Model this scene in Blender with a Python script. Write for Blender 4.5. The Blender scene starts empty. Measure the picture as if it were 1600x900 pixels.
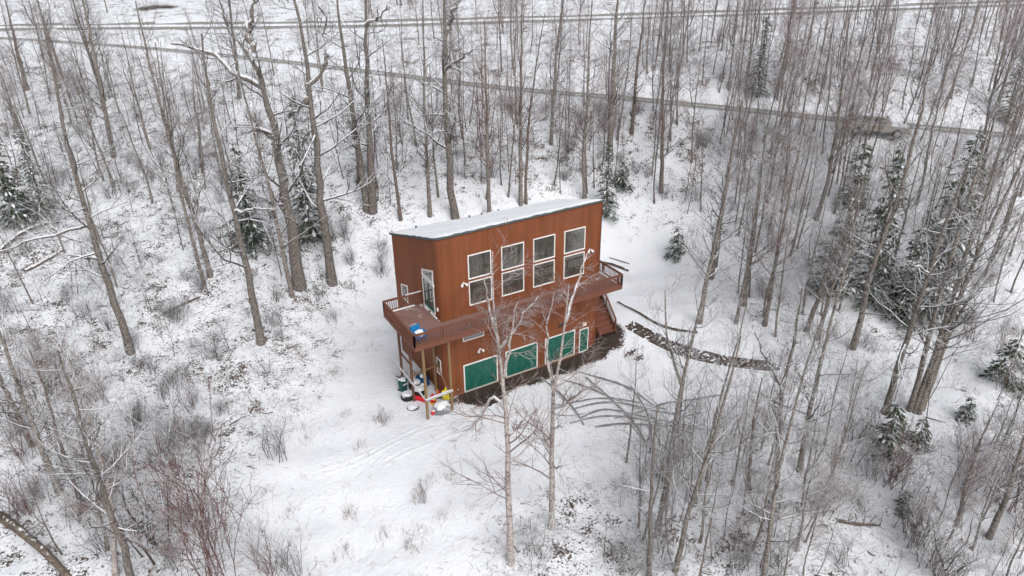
import bpy, math, random
import numpy as np
from mathutils import Vector, Matrix
random.seed(7)
RNG = np.random.default_rng(11)
scene = bpy.context.scene
COL = scene.collection

# ------------------------------------------------------------------ camera, world, sun, exposure
CAM = np.array([-16.91464, -38.90712, 30.98145])
PITCH, YAW, ROLL, FPX = math.radians(27.51265), math.radians(30.05975), math.radians(-0.70239), 1116.832
FW = np.array([math.sin(YAW)*math.cos(PITCH), math.cos(YAW)*math.cos(PITCH), -math.sin(PITCH)])
_r = np.array([math.cos(YAW), -math.sin(YAW), 0.0]); _u = np.cross(_r, FW)
RT = _r*math.cos(ROLL)+_u*math.sin(ROLL); UP = -_r*math.sin(ROLL)+_u*math.cos(ROLL)
cd = bpy.data.cameras.new("camera"); cam = bpy.data.objects.new("camera", cd); COL.objects.link(cam)
cam.matrix_world = Matrix(((RT[0], UP[0], -FW[0], CAM[0]), (RT[1], UP[1], -FW[1], CAM[1]), (RT[2], UP[2], -FW[2], CAM[2]), (0, 0, 0, 1)))
cd.sensor_width = 36; cd.lens = 36*FPX/1600; cd.clip_start = 0.5; cd.clip_end = 4000
scene.camera = cam

SUN_EL, SUN_AZ = math.radians(46), math.radians(182)     # azimuth clockwise from +Y (towards +X)
w = bpy.data.worlds.new("World"); scene.world = w; w.use_nodes = True
nt = w.node_tree; nt.nodes.clear()
sky = nt.nodes.new("ShaderNodeTexSky"); sky.sky_type = 'NISHITA'; sky.sun_disc = False
sky.sun_elevation = SUN_EL; sky.sun_rotation = SUN_AZ; sky.air_density = 1.0; sky.dust_density = 4.0
hs = nt.nodes.new("ShaderNodeHueSaturation"); hs.inputs['Saturation'].default_value = 0.22
bg = nt.nodes.new("ShaderNodeBackground"); bg.inputs['Strength'].default_value = 0.15
wo = nt.nodes.new("ShaderNodeOutputWorld")
nt.links.new(sky.outputs[0], hs.inputs['Color']); nt.links.new(hs.outputs[0], bg.inputs[0]); nt.links.new(bg.outputs[0], wo.inputs[0])
sd = bpy.data.lights.new("sun", 'SUN'); sd.energy = 0.6; sd.angle = math.radians(50); sd.color = (1.0, 0.96, 0.92)
so = bpy.data.objects.new("sun", sd); COL.objects.link(so)
sdir = Vector((math.sin(SUN_AZ)*math.cos(SUN_EL), math.cos(SUN_AZ)*math.cos(SUN_EL), math.sin(SUN_EL)))
so.rotation_euler = sdir.to_track_quat('Z', 'Y').to_euler(); so.location = (0, 0, 80)
scene.view_settings.view_transform = 'Standard'; scene.view_settings.look = 'None'
scene.view_settings.exposure = 0.34; scene.view_settings.gamma = 1.0
scene.render.engine = 'CYCLES'
scene.cycles.max_bounces = 5; scene.cycles.diffuse_bounces = 3; scene.cycles.glossy_bounces = 3; scene.cycles.transmission_bounces = 2

# ------------------------------------------------------------------ helpers: photo pixels -> places
def ray(px, py):
    return FW + RT*((px-800)/FPX) + UP*((450-py)/FPX)
def at_z(px, py, z):
    d = ray(px, py); t = (z-CAM[2])/d[2]; return CAM+d*t
HN = np.array([math.sin(YAW), math.cos(YAW), 0.0])
def at_depth(px, py, B):                       # vertical plane through B, facing the camera
    d = ray(px, py); t = np.dot(B-CAM, HN)/np.dot(d, HN); return CAM+d*t
def project(P):
    d = np.asarray(P)-CAM; z = d@FW
    return 800+FPX*(d@RT)/z, 450-FPX*(d@UP)/z, z

# ------------------------------------------------------------------ terrain height
_ctl = [(500,800,-1),(100,850,0),(1000,850,-1.6),(1500,850,-1.2),(800,700,-.4),(600,600,0),(600,450,.6),(465,445,2.2),(405,535,1),
 (205,550,2),(580,328,6),(710,340,5.5),(983,225,9.5),(1362,205,12.3),(1250,300,7.5),(1100,450,1.4),(1000,480,.9),(1060,395,2),(1000,400,1.4),
 (1385,645,.2),(1500,500,1.4),(1200,560,.4),(800,140,13),(530,107,13.9),(250,77,15.1),(0,60,15.7),(1560,210,12),(0,40,15.5),(400,40,15.5),(800,30,15.5),
 (1200,18,15.5),(1600,6,15.5),(1560,100,14),(0,300,7),(300,200,11),(1590,330,7.5),(1590,650,.3),(0,700,.6),(1400,880,-1.4)]
_P = np.array([at_z(a, b, c) for a, b, c in _ctl])
_ex = np.array([[x, y, 0] for x in (-4, 0, 4, 8, 12.5) for y in (-4, -1, 3, 5.5)] + [[14.6, -.6, 1.1], [16.2, -1.5, 1.0], [16, 2, 1.5], [-30, -30, -1], [20, -35, -2], [70, -30, -1], [-70, 10, 6], [110, 0, 10]])
_P = np.vstack([_P, _ex])
def _tps(r): return np.where(r > 1e-6, r*r*np.log(r+1e-9), 0.0)
_S = 30.0
_A = _P[:, :2]/_S
_K = _tps(np.linalg.norm(_A[:, None]-_A[None], axis=2))+np.eye(len(_A))*0.004
_Q = np.hstack([np.ones((len(_A), 1)), _A])
_M = np.block([[_K, _Q], [_Q.T, np.zeros((3, 3))]])
_sol = np.linalg.solve(_M, np.concatenate([_P[:, 2], np.zeros(3)]))
def height0(x, y):
    x = np.atleast_1d(np.asarray(x, float)); y = np.atleast_1d(np.asarray(y, float))
    out = np.empty(x.size)
    X = np.stack([x.ravel(), y.ravel()], 1)/_S
    for s in range(0, len(X), 20000):
        q = X[s:s+20000]
        K = _tps(np.linalg.norm(q[:, None]-_A[None], axis=2))
        out[s:s+20000] = K@_sol[:-3]+_sol[-3]+q@_sol[-2:]
    lo, hi = -2.5, 16.5
    return np.clip(out, lo, hi).reshape(x.shape)
def fromtable(tab):
    return np.array([at_z(a, b, c) for a, b, c in tab])
ROAD_UP = fromtable([(-260,47,15.5),(-100,45,15.5),(0,43,15.5),(200,41,15.5),(400,40,15.5),(600,37,15.5),(800,31,15.5),(1000,26,15.5),(1200,19,15.5),(1400,12,15.5),(1600,5,15.5),(1800,-3,15.5)])
ROAD_LOW = fromtable([(-200,50,15.9),(-80,54,15.8),(0,60,15.7),(120,67,15.5),(250,77,15.1),(400,92,14.5),(530,107,13.9),(660,123,13.5),(800,140,13.1),(930,150,12.8),(1030,159,12.6),(1150,171,12.4),(1250,181,12.3),(1330,190,12.2),(1450,200,12.0),(1560,211,11.8),(1700,226,11.5),(1900,252,11),(2150,285,10.5)])
def resample(P, step):
    # Catmull-ish smooth resample
    d = np.r_[0, np.cumsum(np.linalg.norm(np.diff(P, axis=0), axis=1))]
    n = max(2, int(d[-1]/step)); t = np.linspace(0, d[-1], n)
    Q = np.stack([np.interp(t, d, P[:, k]) for k in range(P.shape[1])], 1)
    ker = np.array([1, 4, 6, 4, 1.])/16
    for _ in range(6):
        Qp = np.vstack([Q[:1]]*2+[Q]+[Q[-1:]]*2)
        Q2 = sum(ker[i]*Qp[i:i+len(Q)] for i in range(5)); Q2[0] = Q[0]; Q2[-1] = Q[-1]; Q = Q2
    return Q
RU = resample(ROAD_UP, 1.0); RL = resample(ROAD_LOW, 1.0)
def near(line, x, y):
    X = np.stack([x.ravel(), y.ravel()], 1); dm = np.full(len(X), 1e9); zz = np.zeros(len(X))
    for s in range(0, len(X), 20000):
        q = X[s:s+20000]
        D = np.hypot(q[:, 0][:, None]-line[None, :, 0], q[:, 1][:, None]-line[None, :, 1])
        j = D.argmin(1); dm[s:s+20000] = D[np.arange(len(q)), j]; zz[s:s+20000] = line[j, 2]
    return dm.reshape(x.shape), zz.reshape(x.shape)
def height(x, y):
    x = np.atleast_1d(np.asarray(x, float)); y = np.atleast_1d(np.asarray(y, float))
    h = height0(x, y)
    num = 0; den = 0; mx = 0
    for line, hw in ((RU, 5.4), (RL, 2.0)):
        d, z = near(line, x, y)
        k = np.clip((d-hw)/5.0, 0, 1); k = 1-k*k*(3-2*k)
        num = num+z*k**7; den = den+k**7; mx = np.maximum(mx, k)
    h = np.where(den > 1e-12, h*(1-mx)+mx*num/np.maximum(den, 1e-12), h)
    # undulation away from the pad
    pad = np.clip(np.hypot(np.clip(np.abs(x-6)-9, 0, 99), np.clip(np.abs(y-1.5)-6, 0, 99))/6, 0, 1)
    und = 0.22*np.sin(x*.31+1.3*np.sin(y*.17))*np.cos(y*.27+.8*np.sin(x*.21))+.09*np.sin(x*1.1+y*.7)*np.sin(y*1.3-x*.4)
    dl, _ = near(RL[::2], x, y); du, _ = near(RU[::2], x, y)
    return h+und*pad*np.clip((np.minimum(dl, du)-3)/4, 0, 1)
def gz(x, y): return float(height(x, y)[0])
def ground(px, py):                            # where the sight line meets the ground
    d = ray(px, py); ts = np.linspace(15, 330, 1200)
    P = CAM+d*ts[:, None]; f = P[:, 2]-height(P[:, 0], P[:, 1])
    i = np.argmax(f < 0) if (f < 0).any() else len(ts)-1
    if i == 0: i = 1
    a = f[i-1]/(f[i-1]-f[i]) if f[i] != f[i-1] else 0
    p = P[i-1]+(P[i]-P[i-1])*a
    return np.array([p[0], p[1], gz(p[0], p[1])])

# ------------------------------------------------------------------ materials
def mat(name, base, rough=0.8, spec=0.3, metal=0.0):
    m = bpy.data.materials.new(name); m.use_nodes = True
    b = m.node_tree.nodes['Principled BSDF']
    b.inputs['Base Color'].default_value = (*base, 1); b.inputs['Roughness'].default_value = rough
    b.inputs['Specular IOR Level'].default_value = spec; b.inputs['Metallic'].default_value = metal
    return m
class N:
    def __init__(s, m): s.m = m; s.t = m.node_tree; s.b = s.t.nodes['Principled BSDF']
    def n(s, ty, **kw):
        o = s.t.nodes.new(ty)
        for k, v in kw.items():
            if k in o.inputs.keys(): o.inputs[k].default_value = v
            else: setattr(o, k, v)
        return o
    def l(s, a, b): s.t.links.new(a, b)
    def noise(s, scale, detail=4, rough=.6, vec=None, dist=0):
        o = s.n('ShaderNodeTexNoise'); o.inputs['Scale'].default_value = scale; o.inputs['Detail'].default_value = detail
        o.inputs['Roughness'].default_value = rough; o.inputs['Distortion'].default_value = dist
        if vec is not None: s.l(vec, o.inputs['Vector'])
        return o.outputs['Fac']
    def coord(s, kind='Object', scale=None):
        o = s.n('ShaderNodeTexCoord').outputs[kind]
        if scale:
            mp = s.n('ShaderNodeMapping'); mp.inputs['Scale'].default_value = scale; s.l(o, mp.inputs['Vector']); return mp.outputs[0]
        return o
    def ramp(s, fac, a, b):
        o = s.n('ShaderNodeMapRange'); o.inputs['From Min'].default_value = a; o.inputs['From Max'].default_value = b
        o.interpolation_type = 'SMOOTHSTEP'; s.l(fac, o.inputs['Value']); return o.outputs['Result']
    def mix(s, fac, a, b):
        o = s.n('ShaderNodeMix'); o.data_type = 'RGBA'
        if isinstance(fac, (int, float)): o.inputs[0].default_value = fac
        else: s.l(fac, o.inputs[0])
        for v, i in ((a, 6), (b, 7)):
            if isinstance(v, tuple): o.inputs[i].default_value = (*v, 1)
            else: s.l(v, o.inputs[i])
        return o.outputs[2]
    def math(s, op, a, b=0.0, c=None):
        o = s.n('ShaderNodeMath'); o.operation = op
        for v, i in ((a, 0), (b, 1), (c, 2)):
            if v is None: continue
            if isinstance(v, (int, float)): o.inputs[i].default_value = v
            else: s.l(v, o.inputs[i])
        return o.outputs[0]
    def bump(s, h, strength=.4, dist=.05):
        o = s.n('ShaderNodeBump'); o.inputs['Strength'].default_value = strength; o.inputs['Distance'].default_value = dist
        s.l(h, o.inputs['Height']); s.l(o.outputs[0], s.b.inputs['Normal'])
    def nz(s):
        g = s.n('ShaderNodeNewGeometry'); x = s.n('ShaderNodeSeparateXYZ'); s.l(g.outputs['Normal'], x.inputs[0]); return x.outputs[2]
    def color(s, c): s.l(c, s.b.inputs['Base Color'])
    def attr(s, name):
        o = s.n('ShaderNodeAttribute'); o.attribute_name = name; return o.outputs['Fac']

SNOWC = (0.80, 0.82, 0.86)
def mk_ground():
    m = mat('snow_ground', SNOWC, .75, .2); k = N(m); c = k.coord('Object')
    rough = k.attr('rough'); soil = k.attr('soil')
    n1 = k.noise(1.6, 5, .65, c, .6); n2 = k.noise(6.5, 4, .65, c, .4); n3 = k.noise(.35, 4, .6, c)
    n4 = k.noise(15, 3, .6, c)
    # leaf litter and stems showing through where the snow is thin
    n5 = k.noise(1.1, 3, .6, c, .5)
    th = k.math('ADD', k.math('MULTIPLY', rough, .12), k.math('MULTIPLY', k.math('SUBTRACT', k.math('ADD', n3, n5), 1.0), .42))
    a = k.math('ADD', k.math('MULTIPLY', n2, .72), k.math('MULTIPLY', n4, .28))
    lit = k.ramp(k.math('ADD', a, th), .655, .72)
    lit = k.math('MULTIPLY', lit, k.ramp(rough, .02, .5))
    leaf = k.mix(n1, (.035, .03, .028), (.14, .10, .075))
    leaf = k.mix(k.ramp(k.noise(2.2, 2, .5, c), .62, .72), leaf, (.13, .07, .042))
    tone = k.mix(k.ramp(n3, .3, .7), (.76, .785, .83), SNOWC)
    col = k.mix(lit, tone, leaf)
    sm = k.ramp(k.math('ADD', soil, k.math('MULTIPLY', k.math('SUBTRACT', n2, .5), 1.1)), .42, .58)
    dirt = k.mix(n2, (.022, .018, .016), (.085, .062, .05))
    k.color(k.mix(sm, col, dirt))
    h = k.math('ADD', k.math('MULTIPLY', n1, .6), k.math('MULTIPLY', n2, .35))
    k.bump(h, .75, .26)
    return m
def mk_snow():
    m = mat('snow', SNOWC, .75, .2); k = N(m); k.bump(k.noise(5, 4, .6, k.coord('Object')), .3, .05); return m
def mk_bark(name, a, b, snow=.55, stretch=(9, 9, 2.2), marks=None, nz0=.45):
    m = mat(name, a, .9, .15); k = N(m); c = k.coord('Object', stretch)
    n = k.noise(2.2, 5, .7, c); n9 = k.noise(5, 3, .6, k.coord('Object')); col = k.mix(k.ramp(k.math('ADD', k.math('MULTIPLY', n, .7), k.math('MULTIPLY', n9, .3)), .36, .62), a, b)
    if marks:
        n2 = k.noise(3.0, 2, .5, k.coord('Object', (1.2, 1.2, 5)))
        col = k.mix(k.ramp(n2, .58, .64), col, marks)
    if snow:
        v = k.math('ADD', k.nz(), k.math('MULTIPLY', k.math('SUBTRACT', k.noise(3.0, 3, .6, k.coord('Object')), .5), 1.2))
        col = k.mix(k.math('MULTIPLY', k.ramp(v, nz0, nz0+.2), snow), col, SNOWC)
    k.color(col)
    k.bump(n, .6, .03)
    return m
M = {}
M['ground'] = mk_ground(); M['snow'] = mk_snow()
M['poplar'] = mk_bark('poplar_bark', (.06, .052, .046), (.25, .22, .195), .9, (9, 9, 1.5), None, .35)
M['aspen'] = mk_bark('aspen_bark', (.10, .085, .075), (.32, .285, .25), .85, (6, 6, 3), (.06, .05, .045), .4)
M['birch'] = mk_bark('birch_bark', (.26, .22, .20), (.50, .45, .42), .85, (5, 5, 4), (.09, .075, .07), .4)
M['logbark'] = mk_bark('log_bark', (.06, .048, .04), (.20, .165, .135), .9, (6, 6, 6), None, .95)
M['dark'] = mk_bark('dark_bark', (.085, .065, .058), (.22, .175, .15), .9, (9, 9, 2), None, .4)
M['twig_red'] = mk_bark('red_twig', (.10, .052, .045), (.215, .125, .11), .85, (3, 3, 3), None, .38)
M['twig_birch'] = mk_bark('birch_twig', (.13, .075, .062), (.27, .18, .155), .7, (3, 3, 3), None, .62)
M['twig_brown'] = mk_bark('brown_twig', (.055, .042, .036), (.14, .11, .092), .92, (3, 3, 3), None, .34)
M['twig_grey'] = mk_bark('grey_twig', (.055, .047, .042), (.15, .13, .118), .95, (3, 3, 3), None, .3)
def mk_needles():
    m = mat('spruce_needles', (.035, .05, .03), .8, .2); k = N(m)
    n = k.noise(3, 4, .6, k.coord('Object'))
    col = k.mix(n, (.018, .032, .018), (.065, .085, .045))
    v = k.math('ADD', k.math('ABSOLUTE', k.nz()), k.math('MULTIPLY', k.math('SUBTRACT', k.noise(2.4, 3, .6, k.coord('Object')), .5), 1.6))
    k.color(k.mix(k.math('MULTIPLY', k.ramp(v, .95, 1.15), .6), col, SNOWC)); return m
M['needles'] = mk_needles()
def mk_siding():
    m = mat('rust_siding', (.30, .105, .055), .7, .25); k = N(m); c = k.coord('Object')
    x = k.n('ShaderNodeSeparateXYZ'); k.l(c, x.inputs[0])
    u = k.math('SUBTRACT', x.outputs[0], x.outputs[1])
    fr = k.math('FRACT', k.math('MULTIPLY', u, 4.9))
    g = k.math('ABSOLUTE', k.math('SUBTRACT', fr, .5))
    gr = k.ramp(g, .40, .47)
    st = k.noise(1.0, 4, .6, k.coord('Object', (2.6, 2.6, .28)))
    bl = k.noise(.55, 3, .5, c)
    wn = k.n('ShaderNodeTexWhiteNoise'); wn.noise_dimensions = '1D'; k.l(k.math('FLOOR', k.math('MULTIPLY', u, 4.9)), wn.inputs['W'])
    f = k.math('ADD', k.math('ADD', k.math('MULTIPLY', st, .55), k.math('MULTIPLY', bl, .3)), k.math('MULTIPLY', wn.outputs[0], .15))
    col = k.mix(k.ramp(f, .3, .7), (.160, .052, .021), (.235, .073, .031))
    jt = k.math('ABSOLUTE', k.math('SUBTRACT', k.math('FRACT', k.math('ADD', k.math('MULTIPLY', x.outputs[2], .41), .07)), .5))
    col = k.mix(k.math('MULTIPLY', k.ramp(jt, .492, .499), .35), col, (.09, .035, .02))
    fade = k.ramp(k.noise(.32, 4, .65, k.coord('Object', (1, 1, .5))), .45, .7)
    col = k.mix(k.math('MULTIPLY', fade, .35), col, (.25, .10, .055))
    # dust band near the ground
    low = k.ramp(k.math('ADD', x.outputs[2], k.math('MULTIPLY', st, 1.5)), 1.4, .3)
    col = k.mix(k.math('MULTIPLY', low, .35), col, (.30, .21, .17))
    k.color(k.mix(k.math('MULTIPLY', gr, .38), col, (.11, .04, .022)))  # grooves darkened in colour: painted-in shade with slight dirt
    k.bump(k.math('SUBTRACT', 1.0, gr), .5, .02); return m
M['siding'] = mk_siding()
def mk_wood(name, a, b, snow=0.0, nz0=.7, sc=(1.2, 8, 8)):
    m = mat(name, a, .75, .25); k = N(m); n = k.noise(2.5, 4, .6, k.coord('Object', sc))
    col = k.mix(n, a, b)
    if snow:
        v = k.math('ADD', k.nz(), k.math('MULTIPLY', k.math('SUBTRACT', k.noise(1.3, 4, .6, k.coord('Object')), .5), 1.5))
        col = k.mix(k.math('MULTIPLY', k.ramp(v, nz0, nz0+.15), snow), col, SNOWC)
    k.color(col); return m
M['deckwood'] = mk_wood('deck_boards_wood', (.155, .085, .07), (.28, .175, .15), .55, 1.20, (.9, .9, .9))
M['railwood'] = mk_wood('stained_railing_wood', (.135, .052, .034), (.20, .082, .055), .6, 1.25)
M['post'] = mk_wood('treated_post_wood', (.17, .105, .05), (.29, .19, .095), 0, .7, (6, 6, .6))
M['postdark'] = mk_wood('brown_post_wood', (.10, .052, .035), (.17, .085, .06), 0, .7, (6, 6, .6))
M['white'] = mk_wood('white_trim_paint', (.72, .70, .67), (.80, .79, .77))
M['sill'] = mk_wood('weathered_sill', (.40, .37, .31), (.55, .52, .46))
def mk_green():
    m = mat('green_door_paint', (.02, .12, .09), .5, .4); k = N(m)
    n = k.noise(1.6, 5, .65, k.coord('Object', (1.6, 1.6, .7))); n2 = k.noise(5, 3, .6, k.coord('Object'))
    col = k.mix(k.ramp(n, .35, .7), (.006, .085, .062), (.018, .125, .092))
    k.color(k.mix(k.math('MULTIPLY', k.ramp(n2, .5, .8), .30), col, (.10, .14, .115))); return m
M['green'] = mk_green()
def mk_glass(name, a, b, ior=1.75):
    m = mat(name, a, .03, .8); k = N(m); k.b.inputs['IOR'].default_value = ior
    k.color(k.mix(k.ramp(k.noise(.9, 3, .6, k.coord('Object')), .35, .65), a, b)); return m
M['glass'] = mk_glass('window_glass', (.040, .040, .034), (.10, .092, .078), 2.1)
M['fascia'] = mk_wood('slate_metal_fascia', (.07, .085, .088), (.095, .115, .12))
M['fabblack'] = mk_wood('black_rubber', (.012, .012, .013), (.03, .03, .03), .95, .55)
M['greybark'] = mk_wood('grey_tarp', (.13, .14, .15), (.22, .23, .24), .95, .45)
M['bin'] = mk_wood('green_bin_plastic', (.012, .075, .07), (.02, .10, .09))
M['red'] = mk_wood('red_plastic', (.55, .012, .02), (.7, .03, .04), .8, .95)
M['yellow'] = mk_wood('yellow_plastic', (.70, .58, .02), (.80, .70, .08), .6, 1.0)
M['orange'] = mk_wood('orange_plastic', (.75, .16, .02), (.8, .25, .03))
M['blue'] = mk_wood('blue_tarp', (.006, .13, .34), (.012, .20, .46), .9, 1.05)
M['bluedark'] = mk_wood('dark_blue_tarp', (.006, .05, .14), (.01, .09, .22), .9, .95)
M['metal'] = mk_wood('galvanised_metal', (.35, .34, .35), (.5, .49, .5), .95, .5)
M['metaldark'] = mk_wood('dark_steel', (.03, .03, .033), (.06, .06, .06), .8, .8)
def mk_road(name, a, b, snowy, lo, hi):
    m = mat(name, a, .9, .2); k = N(m); c = k.coord('Object')
    s = k.attr('across')      # 0 centre .. 1 edge of the road
    n = k.noise(1.1, 5, .65, c, .5); n2 = k.noise(9, 3, .6, c)
    col = k.mix(n2, a, b)
    v = k.math('ADD', s, k.math('MULTIPLY', k.math('SUBTRACT', n, .5), snowy))
    k.color(k.mix(k.ramp(v, lo, hi), col, SNOWC)); k.bump(n2, .4, .04); return m
M['road'] = mk_road('packed_gravel_road', (.17, .165, .15), (.34, .335, .315), .9, .60, .95)
M['track'] = mk_road('muddy_tyre_track', (.05, .037, .03), (.11, .085, .07), .9, .65, .85)
M['trackgrey'] = mk_road('slushy_tyre_track', (.12, .115, .115), (.26, .255, .26), 1.9, .55, 1.05)
M['paint_car'] = mk_wood('beige_car_paint', (.34, .31, .27), (.40, .37, .33), .95, .75)
M['tan_car'] = mk_wood('dirty_tan_paint', (.20, .15, .11), (.26, .20, .16), .9, .8)
M['debris'] = mk_bark('rotten_wood', (.028, .02, .016), (.13, .075, .05), .9, (3, 3, 3), None, .62)
M['mud'] = mk_wood('dark_mud', (.045, .032, .027), (.11, .08, .065))
M['litter'] = mk_wood('dead_twigs', (.06, .045, .038), (.16, .11, .085), .8, .75)
M['grass'] = mk_wood('dry_grass', (.20, .12, .07), (.34, .24, .16), .4, .9)

# ------------------------------------------------------------------ mesh helpers
def mesh_np(name, V, F, m, k=4, smooth=False, attrs=None):
    """V (n,3), F (m,k) index array"""
    me = bpy.data.meshes.new(name); V = np.asarray(V, np.float32); F = np.asarray(F, np.int32)
    me.vertices.add(len(V)); me.vertices.foreach_set('co', V.ravel())
    me.loops.add(F.size); me.loops.foreach_set('vertex_index', F.ravel())
    me.polygons.add(len(F)); me.polygons.foreach_set('loop_start', np.arange(0, F.size, k, dtype=np.int32))
    try: me.polygons.foreach_set('loop_total', np.full(len(F), k, np.int32))
    except Exception: pass
    if smooth: me.polygons.foreach_set('use_smooth', np.ones(len(F), bool))
    me.update(calc_edges=True)
    if attrs:
        for n_, a in attrs.items():
            at = me.attributes.new(n_, 'FLOAT', 'POINT'); at.data.foreach_set('value', np.asarray(a, np.float32).ravel())
    if m is not None: me.materials.append(m)
    return me
def link(name, me, parent=None, loc=None, **props):
    o = bpy.data.objects.new(name, me); COL.objects.link(o)
    if parent is not None: o.parent = parent
    if loc is not None: o.location = loc
    for k_, v in props.items(): o[k_] = v
    return o
def empty(name, loc=(0, 0, 0), rz=0.0, **props):
    o = bpy.data.objects.new(name, None); COL.objects.link(o); o.location = loc; o.rotation_euler = (0, 0, rz)
    o.empty_display_size = .3
    for k_, v in props.items(): o[k_] = v
    return o
def copy_tree(o, parent=None):
    c = o.copy(); COL.objects.link(c); c.parent = parent
    for ch in o.children: copy_tree(ch, c)
    return c
class MB:
    def __init__(s): s.v = []; s.f = []
    def add(s, V, F):
        b = len(s.v); s.v += [tuple(map(float, p)) for p in V]; s.f += [tuple(i+b for i in q) for q in F]; return s
    def box(s, x0, x1, y0, y1, z0, z1):
        return s.add([(x0, y0, z0), (x1, y0, z0), (x1, y1, z0), (x0, y1, z0), (x0, y0, z1), (x1, y0, z1), (x1, y1, z1), (x0, y1, z1)],
                     [(0, 3, 2, 1), (4, 5, 6, 7), (0, 1, 5, 4), (1, 2, 6, 5), (2, 3, 7, 6), (3, 0, 4, 7)])
    def bar(s, a, b, wd, ht, up=(0, 0, 1)):
        a = Vector(a); b = Vector(b); d = (b-a).normalized(); upv = Vector(up)
        if abs(d.dot(upv)) > .98: upv = Vector((0, 1, 0))
        sx = d.cross(upv).normalized()*wd/2; sy = sx.cross(d).normalized()*ht/2
        V = [a-sx-sy, a+sx-sy, a+sx+sy, a-sx+sy, b-sx-sy, b+sx-sy, b+sx+sy, b-sx+sy]
        return s.add(V, [(0, 3, 2, 1), (4, 5, 6, 7), (0, 1, 5, 4), (1, 2, 6, 5), (2, 3, 7, 6), (3, 0, 4, 7)])
    def prism(s, poly, z0, z1, top=None):
        n = len(poly); zt = [z1]*n if top is None else top
        V = [(p[0], p[1], z0) for p in poly]+[(p[0], p[1], zt[i]) for i, p in enumerate(poly)]
        F = [tuple(range(n))[::-1], tuple(range(n, 2*n))]+[(i, (i+1) % n, n+(i+1) % n, n+i) for i in range(n)]
        return s.add(V, F)
    def lathe(s, prof, n=16, axis='z', c=(0, 0, 0)):
        V = []; F = []
        for r, h in prof:
            for i in range(n):
                a = 2*math.pi*i/n
                p = (r*math.cos(a), r*math.sin(a), h)
                if axis == 'x': p = (p[2], p[0], p[1])
                if axis == 'y': p = (p[0], p[2], p[1])
                V.append((p[0]+c[0], p[1]+c[1], p[2]+c[2]))
        for j in range(len(prof)-1):
            for i in range(n):
                F.append((j*n+i, j*n+(i+1) % n, (j+1)*n+(i+1) % n, (j+1)*n+i))
        F.append(tuple(range(n))[::-1]); F.append(tuple((len(prof)-1)*n+i for i in range(n)))
        return s.add(V, F)
    def mesh(s, name, m):
        me = bpy.data.meshes.new(name); me.from_pydata(s.v, [], s.f); me.update(); me.materials.append(m); return me
    def build(s, name, m, parent=None, bevel=0, **kw):
        o = link(name, s.mesh(name, m), parent, **kw)
        if bevel:
            b = o.modifiers.new('bevel', 'BEVEL'); b.width = bevel; b.segments = 2; b.limit_method = 'ANGLE'
        return o
def lump(name, m, c, sx, sy, sz, seed=0, parent=None, n=14, amp=.18, rz=0.0, flat=.0, **kw):
    """an uneven heap, its base at c"""
    rg = np.random.default_rng(seed); ph = rg.uniform(0, 6.28, 8)
    V = []; F = []; k = n*2
    for j in range(n//2+1):
        el = math.pi/2*j/(n//2)
        for i in range(k):
            a = 2*math.pi*i/k
            r = 1+amp*(math.sin(3*a+ph[0])+.7*math.sin(5*a+ph[1]+3*el)+.6*math.cos(7*a+4*el+ph[2]))
            cr = math.cos(el)**(.6 if flat else 1)
            x, y, z = cr*r*sx*math.cos(a), cr*r*sy*math.sin(a), sz*math.sin(el)*(1+amp*.8*math.sin(4*a+ph[3])*math.cos(el))
            V.append((x*math.cos(rz)-y*math.sin(rz), x*math.sin(rz)+y*math.cos(rz), z))
    for j in range(n//2):
        for i in range(k): F.append((j*k+i, j*k+(i+1) % k, (j+1)*k+(i+1) % k, (j+1)*k+i))
    mb = MB().add(V, F)
    return mb.build(name, m, parent, loc=c, **kw)

# ------------------------------------------------------------------ the ground
def axis(a0, a1, far0, far1, step):
    mid = np.arange(a0, a1+step, step)
    def out(start, end, sgn):
        L = []; s = step; p = start
        while (p-end)*sgn < 0: s *= 1.18; p += sgn*s; L.append(p)
        return np.array(L)
    return np.concatenate([out(a0, far0, -1)[::-1], mid, out(mid[-1], far1, 1)])
gx = axis(-44, 74, -650, 750, .38); gy = axis(-38, 66, -420, 900, .38)
GX, GY = np.meshgrid(gx, gy)
GZ = height(GX, GY)
CLEAR = [(612,395),(596,440),(565,470),(545,520),(548,570),(500,640),(440,700),(390,780),(400,930),(720,930),(745,800),(880,735),(1010,700),
         (1170,650),(1225,600),(1215,560),(1110,520),(1075,450),(1050,390),(1010,370),(965,380),(940,330),(780,330)]
CLW = np.array([ground(a, b)[:2] for a, b in CLEAR])
def inpoly(x, y, P):
    r = np.zeros(x.shape, bool); n = len(P)
    for i in range(n):
        x0, y0 = P[i]; x1, y1 = P[(i+1) % n]
        cnd = ((y0 > y) != (y1 > y)) & (x < (x1-x0)*(y-y0)/((y1-y0) if y1 != y0 else 1e-9)+x0)
        r ^= cnd
    return r
def polydist(x, y, P):
    d = np.full(x.shape, 1e9); n = len(P)
    for i in range(n):
        a = P[i]; b = P[(i+1) % n]; ab = b-a; L = ab@ab+1e-9
        t = np.clip(((x-a[0])*ab[0]+(y-a[1])*ab[1])/L, 0, 1)
        d = np.minimum(d, np.hypot(x-a[0]-t*ab[0], y-a[1]-t*ab[1]))
    return d
ins = inpoly(GX, GY, CLW); pdist = polydist(GX, GY, CLW)
rough = np.where(ins, .12*np.clip(1-pdist/2.5, 0, 1), np.clip(.25+pdist/5, 0, 1))
dU, _ = near(RU, GX, GY); dL, _ = near(RL, GX, GY)
rough *= np.clip((dU-4)/3, 0, 1)*np.clip((dL-2)/2.5, 0, 1)
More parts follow.
